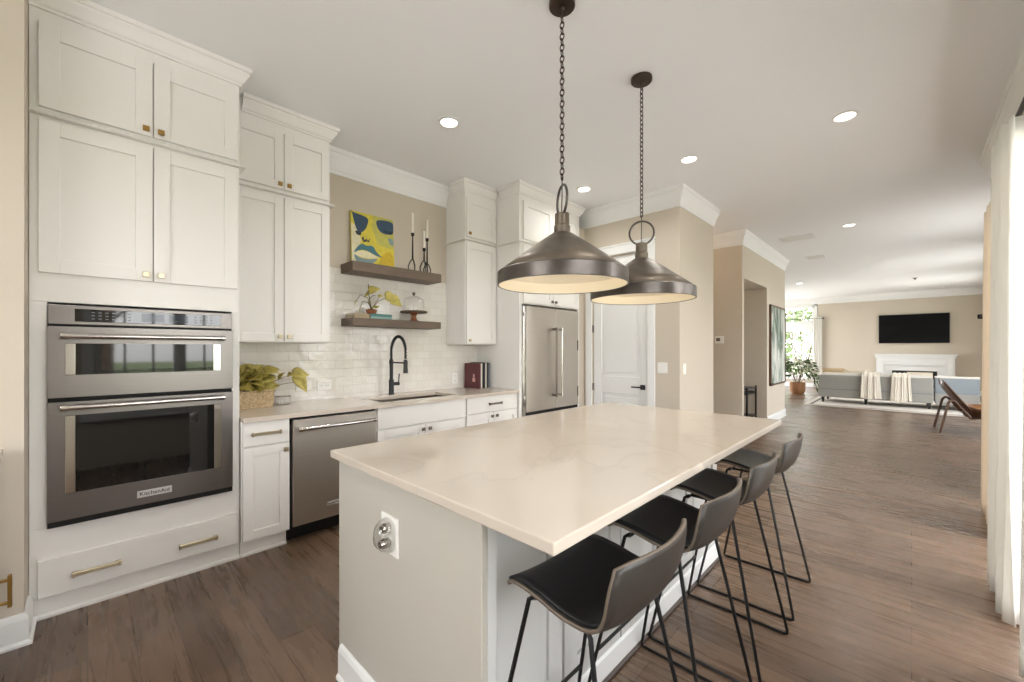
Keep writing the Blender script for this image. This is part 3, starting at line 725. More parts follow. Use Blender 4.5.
for q, (i, poly, mn, smo) in enumerate(layers):
    if mn not in names: names.append(mn)
    b.m(names.index(mn))
    pp = smooth_poly([(x_*pw, z_*ph) for x_, z_ in poly]) if smo else [(x_*pw, z_*ph) for x_, z_ in poly]
    pp = [(min(max(x_, .001), pw-.001), min(max(z_, .001), ph-.001)) for x_, z_ in pp]
    b.prism(pp, -.0004-.0002*q, 0, 'y', T_)
build(b, 'painted_shapes', [M[n_] for n_ in names], t)

# candle holders: forked iron feet, thin stem, cup
def holder(x, y, h, label, ang):
    t = thing('candle_holder', label, 'candle holder', (x, y, S1), 'iron candle holders on the upper shelf')
    for s_ in (0, 1, 2):
        a = ang+s_*2*PI/3
        pts = [(x, y, S1+.13), (x+.02*math.cos(a), y+.02*math.sin(a), S1+.11), (x+.042*math.cos(a), y+.042*math.sin(a), S1+.06), (x+.04*math.cos(a), y+.04*math.sin(a), S1+.025), (x+.026*math.cos(a), y+.026*math.sin(a), S1+.004)]
        build(MB().tube(pts, .0055, 8), 'foot', M['iron'], t)
    build(MB().tube([(x, y, S1+.12), (x, y, S1+h-.03)], .006, 8, rads=[.009, .006]), 'stem', M['iron'], t)
    build(MB().lathe([(.005, -.035), (.016, -.025), (.016, 0), (.011, 0), (.011, -.016), (.002, -.017)], (x, y, S1+h), 16), 'cup', M['iron'], t)
def candle(x, y, z, h, label):
    t = thing('candle', label, 'candle', (x, y, z), 'white taper candles')
    build(MB().lathe([(.0105, 0), (.0105, h-.01), (.007, h)], (x, y, z), 14), 'wax', M['candle'], t)
    build(MB().tube([(x, y, z+h), (x+.001, y, z+h+.012)], .0012, 5), 'wick', M['black'], t)
for x_, y_, h_, ch, lb, an in ((2.225, 3.52, .385, .215, 'left', .5), (2.438, 3.585, .385, .215, 'right', .9), (2.338, 3.49, .25, .19, 'short', .2)):
    L1 = {'left': 'tall black iron candle holder standing nearest the painting', 'right': 'tall black iron candle holder at the rear right of the trio', 'short': 'short black iron candle holder standing in front of a tall one'}[lb]
    L2 = {'left': 'white taper candle in the tall holder nearest the painting', 'right': 'white taper candle in the tall holder furthest right', 'short': 'white taper candle in the short front holder'}[lb]
    holder(x_, y_, h_, L1, an); candle(x_, y_, S1+h_-.0155, ch, L2)

# leaf helper
def leaf(b, base_, direction, ln, wd, droop=.5, roll=0, nl=7, heart=True):
    d = Vector(direction).normalized(); up_ = Vector((0, 0, 1)); sd = d.cross(up_)
    if sd.length < .05: sd = Vector((1, 0, 0))
    sd.normalize(); nm = sd.cross(d).normalized()
    R = Matrix.Rotation(roll, 3, d); sd = R @ sd; nm = R @ nm
    v = []; f = []
    for i in range(nl+1):
        u = i/nl
        wv = wd*(math.sin(PI*min(1, (u*.93+.07)**.62))) if heart else wd*math.sin(PI*(u*.96+.02))
        c = Vector(base_)+d*ln*u + nm*(-.35*droop*ln*u*u) + Vector((0, 0, -droop*ln*.35*u*u))
        for k in (-1, -.5, 0, .5, 1): v.append(c+sd*wv*.5*k+nm*(abs(k)*wv*.16-.0*u))
    for i in range(nl):
        for k in range(4): f.append((i*5+k, i*5+k+1, (i+1)*5+k+1, (i+1)*5+k))
    b.add(v, f, True)

# books lying on the lower shelf
def flat_book(x0, x1, y0, y1, z0, th, m, label, name='book', grp=None):
    t = thing(name, label, 'book', ((x0+x1)/2, (y0+y1)/2, z0), grp)
    b = MB().box(x0, x1, y0, y1, z0, z0+.003).box(x0, x1, y0, y1, z0+th-.003, z0+th).box(x0, x1, y0, y0+.004, z0, z0+th)
    build(b, 'cover', m, t, bevel=.0008)
    build(MB().box(x0+.004, x1-.004, y0+.004, y1-.004, z0+.003, z0+th-.003), 'pages', M['paper'], t)
flat_book(1.60, 1.74, 3.45, 3.63, S2, .022, M['tanbook'], 'tan book lying at the left end of the lower shelf stack', grp='books lying on the lower shelf')
flat_book(1.75, 1.955, 3.44, 3.62, S2, .022, M['paleteal'], 'pale teal book at the bottom of the right-hand stack', grp='books lying on the lower shelf')
flat_book(1.602, 1.738, 3.455, 3.625, S2+.022, .02, M['tanbook'], 'tan book lying on top of the left-hand tan book', grp='books lying on the lower shelf')
flat_book(1.752, 1.958, 3.445, 3.615, S2+.022, .024, M['teal'], 'darker teal book on top of the pale teal book', grp='books lying on the lower shelf')
# sprouting plant on the books
PB = S2+.046
t = thing('trailing_plant', 'small sprawling plant in a shallow brown bowl on the shelf books', 'plant', (1.80, 3.53, PB))
px_, py_ = 1.80, 3.53
build(MB().lathe([(.02, 0), (.04, .006), (.052, .04), (.048, .04), (.036, .012), (.004, .012)], (px_, py_, PB), 18), 'bowl', M['copper'], t)
build(MB().ell((px_, py_, PB+.034), (.044, .044, .018)), 'soil', M['soil'], t)
b = MB(); bl = MB()
paths = [([(0, 0, .04), (-.02, 0, .14), (-.03, 0, .22), (-.035, -.01, .27)], .0035), ([(0, 0, .04), (-.05, -.03, .14), (-.13, -.05, .16), (-.17, -.06, .10)], .003), ([(0, 0, .04), (-.06, -.05, .10), (-.12, -.07, .10), (-.15, -.08, .03)], .003),
         ([(0, 0, .04), (.04, 0, .11), (.07, -.01, .16), (.06, -.01, .17)], .003), ([(0, 0, .04), (.05, -.03, .12), (.10, -.05, .15), (.14, -.06, .14)], .003), ([(-.02, 0, .14), (.01, 0, .17), (.03, -.01, .17)], .003)]
for p, r_ in paths: b.tube([(px_+x_, py_+y_, PB+z_) for x_, y_, z_ in p], r_, 6)
build(b, 'stem', M['stem'], t)
for q in (((-.035, -.01, .17), (-.4, -.6, .4), .10, .08), ((-.03, -.01, .20), (.6, -.6, .4), .11, .09), ((.10, -.06, .16), (1, -.4, .15), .12, .11), ((.15, -.07, .15), (.9, -.5, -.5), .12, .11), ((.06, -.01, .17), (.5, -.6, .1), .05, .035), ((-.17, -.06, .11), (-.5, -.2, -.7), .06, .02), ((-.14, -.08, .05), (-.4, -.2, -.8), .055, .018), ((-.02, 0, .10), (-.4, -.6, .5), .05, .03), ((.0, 0, .05), (.1, -.8, .4), .05, .035), ((.03, 0, .06), (.6, -.5, .4), .05, .03)):
    leaf(bl, Vector((px_, py_, PB))+Vector(q[0]), q[1], q[2], q[3], .35, 1.15)
build(bl, 'leaves', M['leafy'], t, solid=.001)

# cake stand with dome
cx, cy = 2.245, 3.53
t = thing('cake_stand', 'small brown wooden cake stand on the lower shelf', 'cake stand', (cx, cy, S2))
build(MB().lathe([(.04, 0), (.042, .01), (.026, .03), (.024, .06), (.04, .08), (.045, .086)], (cx, cy, S2), 24), 'pedestal', M['copper'], t)
build(MB().lathe([(.128, 0), (.132, .006), (.132, .014), (.128, .018)], (cx, cy, S2+.086), 32), 'plate', M['shelf'], t)
t = thing('glass_dome', 'clear glass cloche with a knob covering the cake stand', 'cloche', (cx, cy, S2+.104))
build(MB().lathe([(.100, 0), (.102, .06), (.100, .09), (.086, .118), (.058, .138), (.022, .148), (.004, .150)], (cx, cy, S2+.104), 32, cap=False), 'dome', M['glass'], t)
build(MB().lathe([(.006, .150), (.008, .158), (.016, .168), (.017, .178), (.008, .186)], (cx, cy, S2+.104), 16), 'knob', M['pewter'], t)

# ================================================================ THINGS ON THE COUNTER
t = thing('wicker_basket', 'woven wicker basket on the counter beside the oven cabinet', 'basket', (.85, 3.5, CT))
def rrect(hx, hy, r, k=4):
    o = []
    for cx_, cy_, a0 in ((hx-r, hy-r, 0), (-hx+r, hy-r, PI/2), (-hx+r, -hy+r, PI), (hx-r, -hy+r, 1.5*PI)):
        for i in range(k+1): a = a0+PI/2*i/k; o.append((cx_+r*math.cos(a), cy_+r*math.sin(a)))
    return o
def loft(b, rings, cap0=True, cap1=True, smooth=True):
    n = len(rings[0]); v = [p for r in rings for p in r]; f = []
    for j in range(len(rings)-1):
        for i in range(n): k = (i+1) % n; f.append((j*n+i, j*n+k, (j+1)*n+k, (j+1)*n+i))
    if cap0: f.append(tuple(range(n))[::-1])
    if cap1: f.append(tuple((len(rings)-1)*n+i for i in range(n)))
    return b.add(v, f, smooth)
bx_, by_ = .845, 3.50
rings = []
for i in range(13):
    z = .115*i/12; s_ = 1+.06*i/12+.012*(i % 2)
    rings.append([(bx_+x_*s_, by_+y_*s_, CT+z) for x_, y_ in rrect(.125, .085, .03)])
rings.append([(bx_+x_*1.0, by_+y_*1.0, CT+.115) for x_, y_ in rrect(.122, .082, .03)])
rings.append([(bx_+x_*.95, by_+y_*.95, CT+.06) for x_, y_ in rrect(.122, .082, .03)])
build(loft(MB(), rings), 'woven_body', M['wicker'], t)
rr = [(bx_+x_*1.06, by_+y_*1.06, CT+.117+.003*(i % 2)) for i, (x_, y_) in enumerate(rrect(.125, .085, .03))]
build(MB().tube(rr, .008, 8, closed=True), 'braided_rim', M['wicker'], t)
t = thing('pothos_plant', 'yellow-green leafy plant growing out of the wicker basket', 'plant', (.845, 3.50, CT+.065))
build(MB().ell((bx_, by_, CT+.085), (.105, .07, .02)), 'soil', M['soil'], t)
b = MB(); bl = MB()
rnd = random.Random(3)
for i in range(44):
    a = rnd.uniform(0, 2*PI); rr_ = rnd.uniform(.01, .09)
    p = Vector((bx_+rr_*1.1*math.cos(a), by_+rr_*.7*math.sin(a), CT+rnd.uniform(.13, .27)))
    d_ = Vector((math.cos(a)*.8, math.sin(a)*.5-.3, rnd.uniform(-.1, .7)))
    if p.x < .78: d_.x = abs(d_.x)*.3
    b.tube([(bx_+(p.x-bx_)*.4, by_+(p.y-by_)*.4, CT+.09), tuple(p)], .002, 5)
    leaf(bl, p, d_, rnd.uniform(.09, .13), rnd.uniform(.085, .12), rnd.uniform(.3, .9), rnd.uniform(.2, 1.5))
vine = [(.90, 3.48, CT+.10), (.95, 3.46, CT+.17), (1.01, 3.45, CT+.20), (1.07, 3.44, CT+.225), (1.13, 3.43, CT+.235)]
b.tube(vine, .003, 6)
b.tube([(.92, 3.47, CT+.13), (.98, 3.46, CT+.15), (1.06, 3.45, CT+.165), (1.12, 3.44, CT+.17)], .002, 6)
for q in (((1.01, 3.45, CT+.20), (.3, -.5, .8), .08, .05), ((1.10, 3.43, CT+.235), (1, -.4, .1), .12, .10), ((1.12, 3.42, CT+.235), (.45, -.3, -.8), .15, .10), ((1.07, 3.44, CT+.23), (.2, -.8, .2), .07, .045)):
    leaf(bl, q[0], q[1], q[2], q[3], .35, 1.1)
build(b, 'stem', M['stem'], t); build(bl, 'leaves', M['leafy'], t, solid=.001)
t = thing('glass_bowl', 'low clear glass dish beside the wicker basket', 'bowl', (1.055, 3.50, CT))
build(MB().lathe([(.05, 0), (.056, .004), (.058, .065), (.054, .065), (.052, .008), (.004, .006)], (1.055, 3.50, CT), 28), 'dish', M['glass'], t)
build(MB().lathe([(.0565, 0), (.059, .002), (.059, .006), (.0565, .008)], (1.055, 3.50, CT+.061), 28), 'lid_ring', M['chrome'], t)

def stand_book(x0, th, y0, y1, h, m, label):
    t = thing('cookbook', label, 'book', (x0+th/2, (y0+y1)/2, CT), 'books standing on the counter')
    b = MB().box(x0, x0+.003, y0, y1, CT, CT+h).box(x0+th-.003, x0+th, y0, y1, CT, CT+h).box(x0, x0+th, y0, y0+.004, CT, CT+h)
    build(b, 'cover', m, t, bevel=.001)
    build(MB().box(x0+.003, x0+th-.003, y0+.004, y1-.005, CT+.004, CT+h-.004), 'pages', M['paper'], t)
    return t
t = stand_book(2.955, .042, 3.385, 3.61, .272, M['maroon'], 'maroon book standing leftmost in the upright row by the refrigerator panel')
b = MB().box(2.9538, 2.955, 3.43, 3.475, CT+.07, CT+.115)
b.box(2.9538, 2.955, 3.44, 3.465, CT+.12, CT+.155)
build(b, 'cover_print', mat('pink_print', (206, 160, 156), .6), t)
stand_book(2.999, .022, 3.385, 3.60, .272, M['bookwhite'], 'white book standing second in the upright row')
stand_book(3.023, .034, 3.38, 3.60, .280, M['bookblack'], 'black book standing third in the upright row')
stand_book(3.059, .022, 3.38, 3.60, .278, M['bookwhite'], 'white book standing fourth in the upright row, right of the black one')
stand_book(3.083, .022, 3.38, 3.60, .280, M['bookblack'], 'slim black book standing fifth in the upright row')
stand_book(3.107, .030, 3.39, 3.60, .276, M['bookgrey'], 'grey book standing rightmost against the refrigerator panel')

# ================================================================ ISLAND
IX0, IX1, IY0, IY1, IZ = .683, 2.79, .54, 1.688, .905
BX0, BX1, BY0, BY1 = .712, 2.755, .875, 1.672
t = thing('kitchen_island', 'pale grey kitchen island with the overhanging quartz top and four stools', 'island', (1.73, 1.23, 0))
build(MB().box(BX0+.02, BX1, BY0+.02, BY1, 0, IZ-.03), 'body', M['island'], t)
# end panel that faces the camera
build(MB().box(BX0, BX0+.02, .80, BY1, 0, IZ-.03), 'end_panel', M['island'], t, bevel=.003)
# stool side: corner post and framed panels
b = MB()
b.box(BX0+.02, BX0+.055, .80, BY0+.02, 0, IZ-.03)
build(b, 'corner_post', M['islandside'], t, bevel=.003)
n_ = 5; wx = (BX1-BX0-.06)/n_
for i in range(n_):
    a = BX0+.056+wx*i; c = a+wx-.012
    b = MB(); b.box(a, a+.075, BY0-.002, BY0+.02, .0, IZ-.03).box(c-.075, c, BY0-.002, BY0+.02, 0, IZ-.03)
    b.box(a+.075, c-.075, BY0-.002, BY0+.02, IZ-.12, IZ-.03).box(a+.075, c-.075, BY0-.002, BY0+.02, 0, .20)
    b.box(a+.072, c-.072, BY0+.009, BY0+.019, .19, IZ-.11)
    build(b, 'side_panel', M['islandside'], t, bevel=.002)
IB = [(0, 0), (.024, 0), (.024, .012), (.016, .022), (.016, .11), (.010, .125), (.003, .132), (0, .132)]
build(MB().sweep(IB, [(BX0, BY1-.028), (BX0, .798)]).sweep([(0, .02), (.008, .02), (.008, .10), (0, .108)], [(BX0+.056, BY0-.002), (BX1, BY0-.002)]), 'base_moulding', M['trim'], t)
build(MB().sweep([(0, 0), (.018, 0), (.018, .012), (.010, .02), (0, .02)], [(BX0+.056, BY0-.002), (BX1, BY0-.002)]), 'shoe_moulding', M['darkwood'], t)
tag(build(MB().box(IX0, IX1, IY0, IY1, IZ-.03, IZ), 'island_countertop', M['quartz'], bevel=.004, loc=(1.73, 1.1, IZ-.03)), 'large pale quartz slab on top of the kitchen island', 'countertop')
# outlet with clear dome cover on the end panel
t = thing('wall_outlet', 'outlet under a clear plastic dome on the island end panel', 'outlet', (BX0, 1.262, .69))
ex = BX0
build(MB().box(ex-.006, ex, 1.205, 1.315, .625, .755), 'cover_plate', M['plastic'], t, bevel=.002)
rings = []
for i in range(7):
    a = PI/2*i/6
    rings.append([(ex-.006-.052*math.sin(a), 1.262+y_*math.cos(a*.92), .69+z_*math.cos(a*.92)) for y_, z_ in rrect(.040, .055, .03)])
build(loft(MB(), rings, cap0=False), 'dome_cover', M['shinyglass'], t)
b = MB().lathe([(.016, 0), (.017, .02), (.012, .03)], (0, 0, 0), 14, T=Matrix.Translation((ex-.006, 1.262, .715)) @ Matrix.Rotation(-PI/2, 4, 'Y'))
b.lathe([(.016, 0), (.017, .022), (.012, .034)], (0, 0, 0), 14, T=Matrix.Translation((ex-.006, 1.262, .665)) @ Matrix.Rotation(-PI/2, 4, 'Y'))
build(b, 'plug', M['chrome'], t)

# ================================================================ STOOLS (local frame, sitter faces +y)
def make_stool(label):
    t = thing('bar_stool', label, 'bar stool', (0, 0, 0), 'bar stools along the island')
    # centre line: front lip -> dish -> bend -> back top
    prof = [(.165, .674), (.155, .685), (.12, .689), (.06, .681), (.01, .670), (-.03, .664), (-.07, .661), (-.105, .667), (-.132, .682), (-.152, .706), (-.166, .736), (-.176, .770), (-.184, .810), (-.190, .852)]
    wid = [.183, .187, .191, .193, .194, .194, .194, .195, .198, .202, .205, .206, .202, .188]
    N = len(prof)-1
    def surf(u, v, off=0, k=1.0):
        f = v*N; i = min(int(f), N-1); r = f-i
        y = prof[i][0]*(1-r)+prof[i+1][0]*r; z = prof[i][1]*(1-r)+prof[i+1][1]*r; w_ = (wid[i]*(1-r)+wid[i+1]*r)*k
        ty = prof[i+1][0]-prof[i][0]; tz = prof[i+1][1]-prof[i][1]; l_ = math.hypot(ty, tz); ny, nz = tz/l_, -ty/l_     # points up/forward (concave side)
        s_ = 2*u-1
        cur = .014+.026*max(0, (v-.35)/.65)
        lift = cur*abs(s_)**2.2
        if v > .85: z -= .016*abs(s_)**4*(v-.85)/.15
        return (s_*w_, y+ny*(lift+off), z+nz*(lift+off))
    o = build(MB().grid(lambda u, v: surf(u, v), 16, 36), 'seat_shell', [M['shell'], M['rim']], t, local=True, solid=.009)
    o.modifiers['thickness'].material_offset_rim = 1
    build(MB().grid(lambda u, v: surf(.03+.94*u, v*.66+.005, .0085), 16, 24), 'seat_pad', M['pad'], t, local=True, solid=.008)
    build(MB().grid(lambda u, v: surf(.03+.94*u, .67+v*.32, .0065), 16, 12), 'backrest_lining', M['lining'], t, local=True, solid=.004)
    R_ = .0062
    for s_ in (-1, 1):
        pts = [(s_*.155, .10, .668), (s_*.160, .118, .655)]
        pts += [(s_*(.160+.064*q/6), .118+.127*q/6, .655-.620*q/6) for q in range(1, 7)]
        pts += [(s_*.2265, .249, .016), (s_*.227, .243, .0066), (s_*.227, .22, .0063)]
        pts += [(s_*.227, .22-.40*q/6, .0063) for q in range(1, 6)]
        pts += [(s_*.227, -.185, .0063), (s_*.227, -.196, .012), (s_*.2265, -.196, .024)]
        pts += [(s_*(.2265-.068*q/6), -.196+.125*q/6, .024+.618*q/6) for q in range(1, 7)]
        pts += [(s_*.155, -.06, .652), (s_*.15, -.03, .655)]
        build(MB().tube(pts, R_, 10), 'leg', M['legs'], t, local=True)
    b = MB().tube([(-.158, .112, .660), (-.14, .112, .652), (.14, .112, .652), (.158, .112, .660)], R_, 10)
    b.tube([(-.155, -.055, .648), (.155, -.055, .648)], R_, 10)
    b.tube([(-.1, .112, .652), (-.1, -.055, .648)], R_, 8).tube([(.1, .112, .652), (.1, -.055, .648)], R_, 8)
    build(b, 'seat_frame', M['legs'], t, local=True)
    build(MB().tube([(-.203, .204, .235), (.203, .204, .235)], R_, 10), 'footrest', M['legs'], t, local=True)
    return t
st = None
for x_, lb in ((.97, 'black bar stool nearest the camera at the island'), (1.475, 'second bar stool from the camera along the island'), (2.005, 'third bar stool from the camera along the island'), (2.59, 'bar stool farthest from the camera, at the far end of the island')):
    if st is None: st = s0 = make_stool(lb)
    else: s0 = copy_tree(st); s0['label'] = lb
    s0.location = (x_, .605, 0)

# ================================================================ PENDANTS
def pendant(x, y, label, ring_a):
    t = thing('pendant_light', label, 'pendant light', (x, y, CEIL), 'pendant lights over the island')
    build(MB().lathe([(.066, 0), (.066, -.020), (.062, -.025), (.014, -.027), (.012, -.04), (.006, -.046)], (x, y, CEIL), 28), 'canopy', M['canopy'], t)
    # chain
    b = MB(); z = CEIL-.04; i = 0
    zt = 2.15
    while z-.034 > zt:
        ll = .036; hw = .011; a = ring_a+PI/4+(PI/2)*(i % 2)
        ring = []
        for k in range(12):
            A = 2*PI*k/12; u = hw*math.cos(A); vv = (ll/2)*math.sin(A)
            ring.append((x+u*math.cos(a), y+u*math.sin(a), z-ll/2+vv))
        b.tube(ring, .003, 5, closed=True); z -= .0285; i += 1
    build(b, 'chain', M['canopy'], t)
    cz = 2.066; rr_ = .076
    ring = [(x+rr_*math.cos(2*PI*k/36)*math.cos(ring_a), y+rr_*math.cos(2*PI*k/36)*math.sin(ring_a), cz+rr_*math.sin(2*PI*k/36)) for k in range(36)]
    build(MB().tube(ring, .0065, 8, closed=True), 'hanging_ring', M['rawband'], t)
    cord = [(x, y, z+.01), (x+.006, y+.004, 2.09), (x-.004, y, 2.01), (x, y, 1.98)]
    build(MB().tube(cord, .0028, 6), 'cord', M['black'], t)
    build(MB().lathe([(.02, 2.0), (.036, 1.998), (.037, 1.94), (.041, 1.935), (.041, 1.90), (.05, 1.893)], (x, y, 0), 24), 'neck', M['rawsteel'], t)
    sh = build(MB().lathe([(.048, 1.897), (.12, 1.848), (.236, 1.763), (.322, 1.699)], (x, y, 0), 56, cap=False), 'shade', M['rawsteel'], t, solid=.004)
    build(MB().lathe([(.322, 1.701), (.326, 1.697), (.326, 1.637), (.322, 1.635)], (x, y, 0), 56, cap=False), 'rim_band', M['rawband'], t, solid=.003)
    build(MB().lathe([(.319, 1.637), (.319, 1.694), (.232, 1.757), (.116, 1.842), (.03, 1.885)], (x, y, 0), 56, cap=False), 'shade_lining', M['inner'], t)
    build(MB().lathe([(.018, 1.885), (.018, 1.845), (.012, 1.84)], (x, y, 0), 14).ell((x, y, 1.805), (.03, .03, .038)), 'bulb', mat('warm_bulb', (255, 240, 214), .4, emit=((255, 232, 200), 1.6)), t)
    lamp('bulb_light', 'POINT', (x, y, 1.755), PEND_W, (1, .92, .8), .03, parent=t)
pendant(1.675, 1.272, 'rusted steel cone pendant nearer the camera, over the island', math.radians(56))
pendant(2.502, 1.257, 'rusted steel cone pendant farther from the camera, over the island', math.radians(-63))

# ================================================================ CEILING LIGHTS AND VENTS
cans = [(1.946, 2.567, 'recessed ceiling light above the sink counter, nearest the oven cabinet'), (3.974, .36, 'recessed ceiling light right of the pendants near the curtained doors'), (3.869, 1.476, 'recessed ceiling light just right of the far pendant chain'), (3.791, 2.579, 'recessed ceiling light between the two pendants near the refrigerator'),
        (7.5, .636, 'recessed ceiling light beyond the hall corner, beside the vent'), (13.2, 2.143, 'recessed ceiling light far off above the big living room plant'), (1.9, .3, 'unseen recessed light over the stools, added to light the near end'), (-.3, 1.6, 'unseen recessed light by the near left wall, added for brightness')]  # last two are out of frame, added to light the near end
proto = None
for x_, y_, lb in cans:
    if proto is None:
        proto = o = thing('recessed_light', lb, 'ceiling light', (0, 0, 0), 'recessed ceiling lights')
        build(MB().lathe([(.062, -.001), (.083, -.001), (.083, -.006), (.064, -.009), (.062, -.001)], (0, 0, 0), 32, cap=False), 'trim_ring', M['trim'], o, local=True)
        build(MB().lathe([(.001, -.003), (.063, -.003), (.063, -.001), (.001, -.001)], (0, 0, 0), 32), 'lens', M['lens'], o, local=True)
    else: o = copy_tree(proto); o['label'] = lb
    o.location = (x_, y_, CEIL)
for x_, y_, lb in cans:
    lamp('can_light', 'SPOT', (x_, y_, CEIL-.02), CAN_W, (1, .985, .96), .06, math.radians(150))
def vent(x, y, wx_, wy_, label):
    t = thing('ceiling_vent', label, 'vent', (x, y, CEIL))
    b = MB().box(x-wx_/2, x+wx_/2, y-wy_/2, y-wy_/2+.02, CEIL-.008, CEIL).box(x-wx_/2, x+wx_/2, y+wy_/2-.02, y+wy_/2, CEIL-.008, CEIL).box(x-wx_/2, x-wx_/2+.02, y-wy_/2, y+wy_/2, CEIL-.008, CEIL).box(x+wx_/2-.02, x+wx_/2, y-wy_/2, y+wy_/2, CEIL-.008, CEIL)
    build(b, 'frame', M['trim'], t)
    b = MB(); k = 0
    while -wx_/2+.03+k*.022 < wx_/2-.02:
        q = x-wx_/2+.03+k*.022; k += 1
        b.add([(q, y-wy_/2+.02, CEIL-.001), (q+.012, y-wy_/2+.02, CEIL-.008), (q+.012, y+wy_/2-.02, CEIL-.008), (q, y+wy_/2-.02, CEIL-.001)], [(0, 1, 2, 3)])
    build(b, 'slats', M['trim'], t, solid=.001)
vent(7.8, 1.30, .32, .44, 'louvred white ceiling vent near the hall corner')
vent(9.67, 1.31, .28, .3, 'smaller white ceiling vent farther into the living room')
tag(build(MB().lathe([(.05, 0), (.05, -.006), (.03, -.012), (.012, -.04), (.02, -.046)], (14.2, -.06, CEIL), 18), 'fire_sprinkler', M['pewter'], loc=(14.2, -.06, CEIL)), 'small grey sprinkler head on the living room ceiling', 'sprinkler')

# ================================================================ HALL
t = thing('framed_picture', 'tall framed green and white abstract picture on the hall wall', 'picture', (8.94, 1.78, 1.38))
px0, px1, pz0, pz1 = 8.345, 9.515, .667, 2.10
b = MB().box(px0, px0+.03, 1.765, 1.80, pz0, pz1).box(px1-.03, px1, 1.765, 1.80, pz0, pz1).box(px0, px1, 1.765, 1.80, pz0, pz0+.03).box(px0, px1, 1.765, 1.80, pz1-.03, pz1)
build(b, 'frame', M['walnut'], t); build(MB().box(px0+.03, px1-.03, 1.775, 1.795, pz0+.03, pz1-.03), 'canvas', M['art'], t)
t = thing('console_table', 'narrow black metal rack standing inside the hall passage', 'table', (7.85, 2.15, 0))
for xx in (7.58, 8.12):
    for yy in (1.95, 2.35): build(MB().box(xx-.012, xx+.012, yy-.012, yy+.012, 0, .68), 'leg', M['iron'], t)
for zz in (.16, .56, .64): build(MB().box(7.57, 8.13, 1.94, 2.36, zz, zz+.018), 'shelf', M['iron'], t)
lamp('hall_fill', 'POINT', (6.1, 2.7, CEIL-.35), 4, (1, .72, .45), .1)  # unseen warm lamp without a fixture, added to tint the hall end wall

# ================================================================ LIVING ROOM
t = thing('television', 'large black flat television mounted above the fireplace', 'television', (17.41, -.02, 1.5))
build(MB().box(17.38, 17.43, -.795, .745, 1.495, 2.375), 'bezel', M['black'], t, bevel=.004)
build(MB().box(17.377, 17.381, -.783, .733, 1.512, 2.363), 'screen', M['screen'], t)
build(MB().box(17.43, 17.45, -.2, .2, 1.75, 2.1), 'wall_mount', M['iron'], t)
t = thing('fireplace', 'white fireplace mantel below the television', 'fireplace', (17.4, -.05, 0))
b = MB().box(17.33, 17.449, .60, .80, 0, 1.05).box(17.33, 17.449, -.90, -.70, 0, 1.05).box(17.33, 17.449, -.70, .60, .83, 1.05)
b.box(17.31, 17.449, .64, .76, .05, 1.0).box(17.31, 17.449, -.86, -.74, .05, 1.0).box(17.31, 17.449, -.74, .64, .93, 1.01)
build(b, 'surround', M['trim'], t, bevel=.006)
build(MB().box(17.24, 17.449, -.95, .85, 1.12, 1.165).box(17.28, 17.449, -.93, .83, 1.05, 1.12), 'mantel_shelf', M['trim'], t, bevel=.006)
build(MB().box(17.40, 17.449, -.70, -.54, 0, .83).box(17.40, 17.449, .44, .60, 0, .83).box(17.40, 17.449, -.54, .44, .66, .83), 'inner_surround', M['trim'], t)
build(MB().box(17.42, 17.449, -.54, .44, 0, .66), 'firebox', M['brick'], t)

# rug
b = MB().box(11.85, 15.9, -1.2, 1.85, 0.001, .012)
t = tag(build(b, 'area_rug', M['rug'], loc=(13.8, .3, 0)), 'pale area rug with a grey border under the sofa', 'rug')
b = MB()
for q in ((11.93, 11.99, -1.1, 1.75), (15.76, 15.82, -1.1, 1.75), (11.99, 15.76, -1.1, -1.04), (11.99, 15.76, 1.69, 1.75)): b.box(q[0], q[1], q[2], q[3], .012, .014)
build(b, 'border', M['rugb'], t)

# sofa with its back to the kitchen
RZ = .012
t = thing('sofa', 'long low grey sectional sofa seen from behind', 'sofa', (13.2, .33, RZ))
SX = 12.66
build(MB().box(SX, SX+.95, -.34, 1.655, .13+RZ, .38), 'base', M['sofa'], t, bevel=.02)
build(MB().box(SX, SX+1.45, -1.0, -.355, .13+RZ, .38), 'chaise_base', M['sofa'], t, bevel=.02)
build(MB().box(SX-.005, SX+.2, -.34, 1.655, .36, .68), 'back_panel', M['sofa'], t, bevel=.025)
build(MB().box(SX-.005, SX+.2, -1.0, -.355, .36, .70), 'chaise_back_panel', mat('blue_grey_upholstery', (138, 146, 152), .85, bump=.1, bscale=200), t, bevel=.025)
build(MB().box(SX-.009, SX-.004, -.33, .84, .335, .35).box(SX-.009, SX-.004, .86, 1.645, .335, .35), 'piping', M['bookgrey'], t)
build(MB().box(SX+.2, SX+.95, 1.50, 1.655, .36, .58), 'arm', M['sofa'], t, bevel=.03)
build(MB().box(SX-.012, SX+.21, -1.0, -.355, .695, .73), 'top_cover', M['sofab'], t, bevel=.01)
for y0, y1 in ((-.33, .29), (.30, .90), (.91, 1.49)):
    build(MB().box(SX+.2, SX+.95, y0, y1, .38, .50), 'seat_cushion', M['sofa'], t, bevel=.04)
for y0, y1 in ((-.33, .29), (.30, .90), (.91, 1.62)):
    build(MB().box(SX+.12, SX+.34, y0, y1, .50, .735), 'back_cushion', M['sofab'], t, bevel=.06, seg=3)
for x_, y_ in ((SX+.06, 1.58), (SX+.06, .77), (SX+.06, -.27), (SX+.88, 1.58), (SX+.88, -.27), (SX+1.38, -.9), (SX+.06, -.93)):
    build(MB().lathe([(.022, 0), (.034, .13)], (x_, y_, RZ), 10), 'leg', M['black'], t)
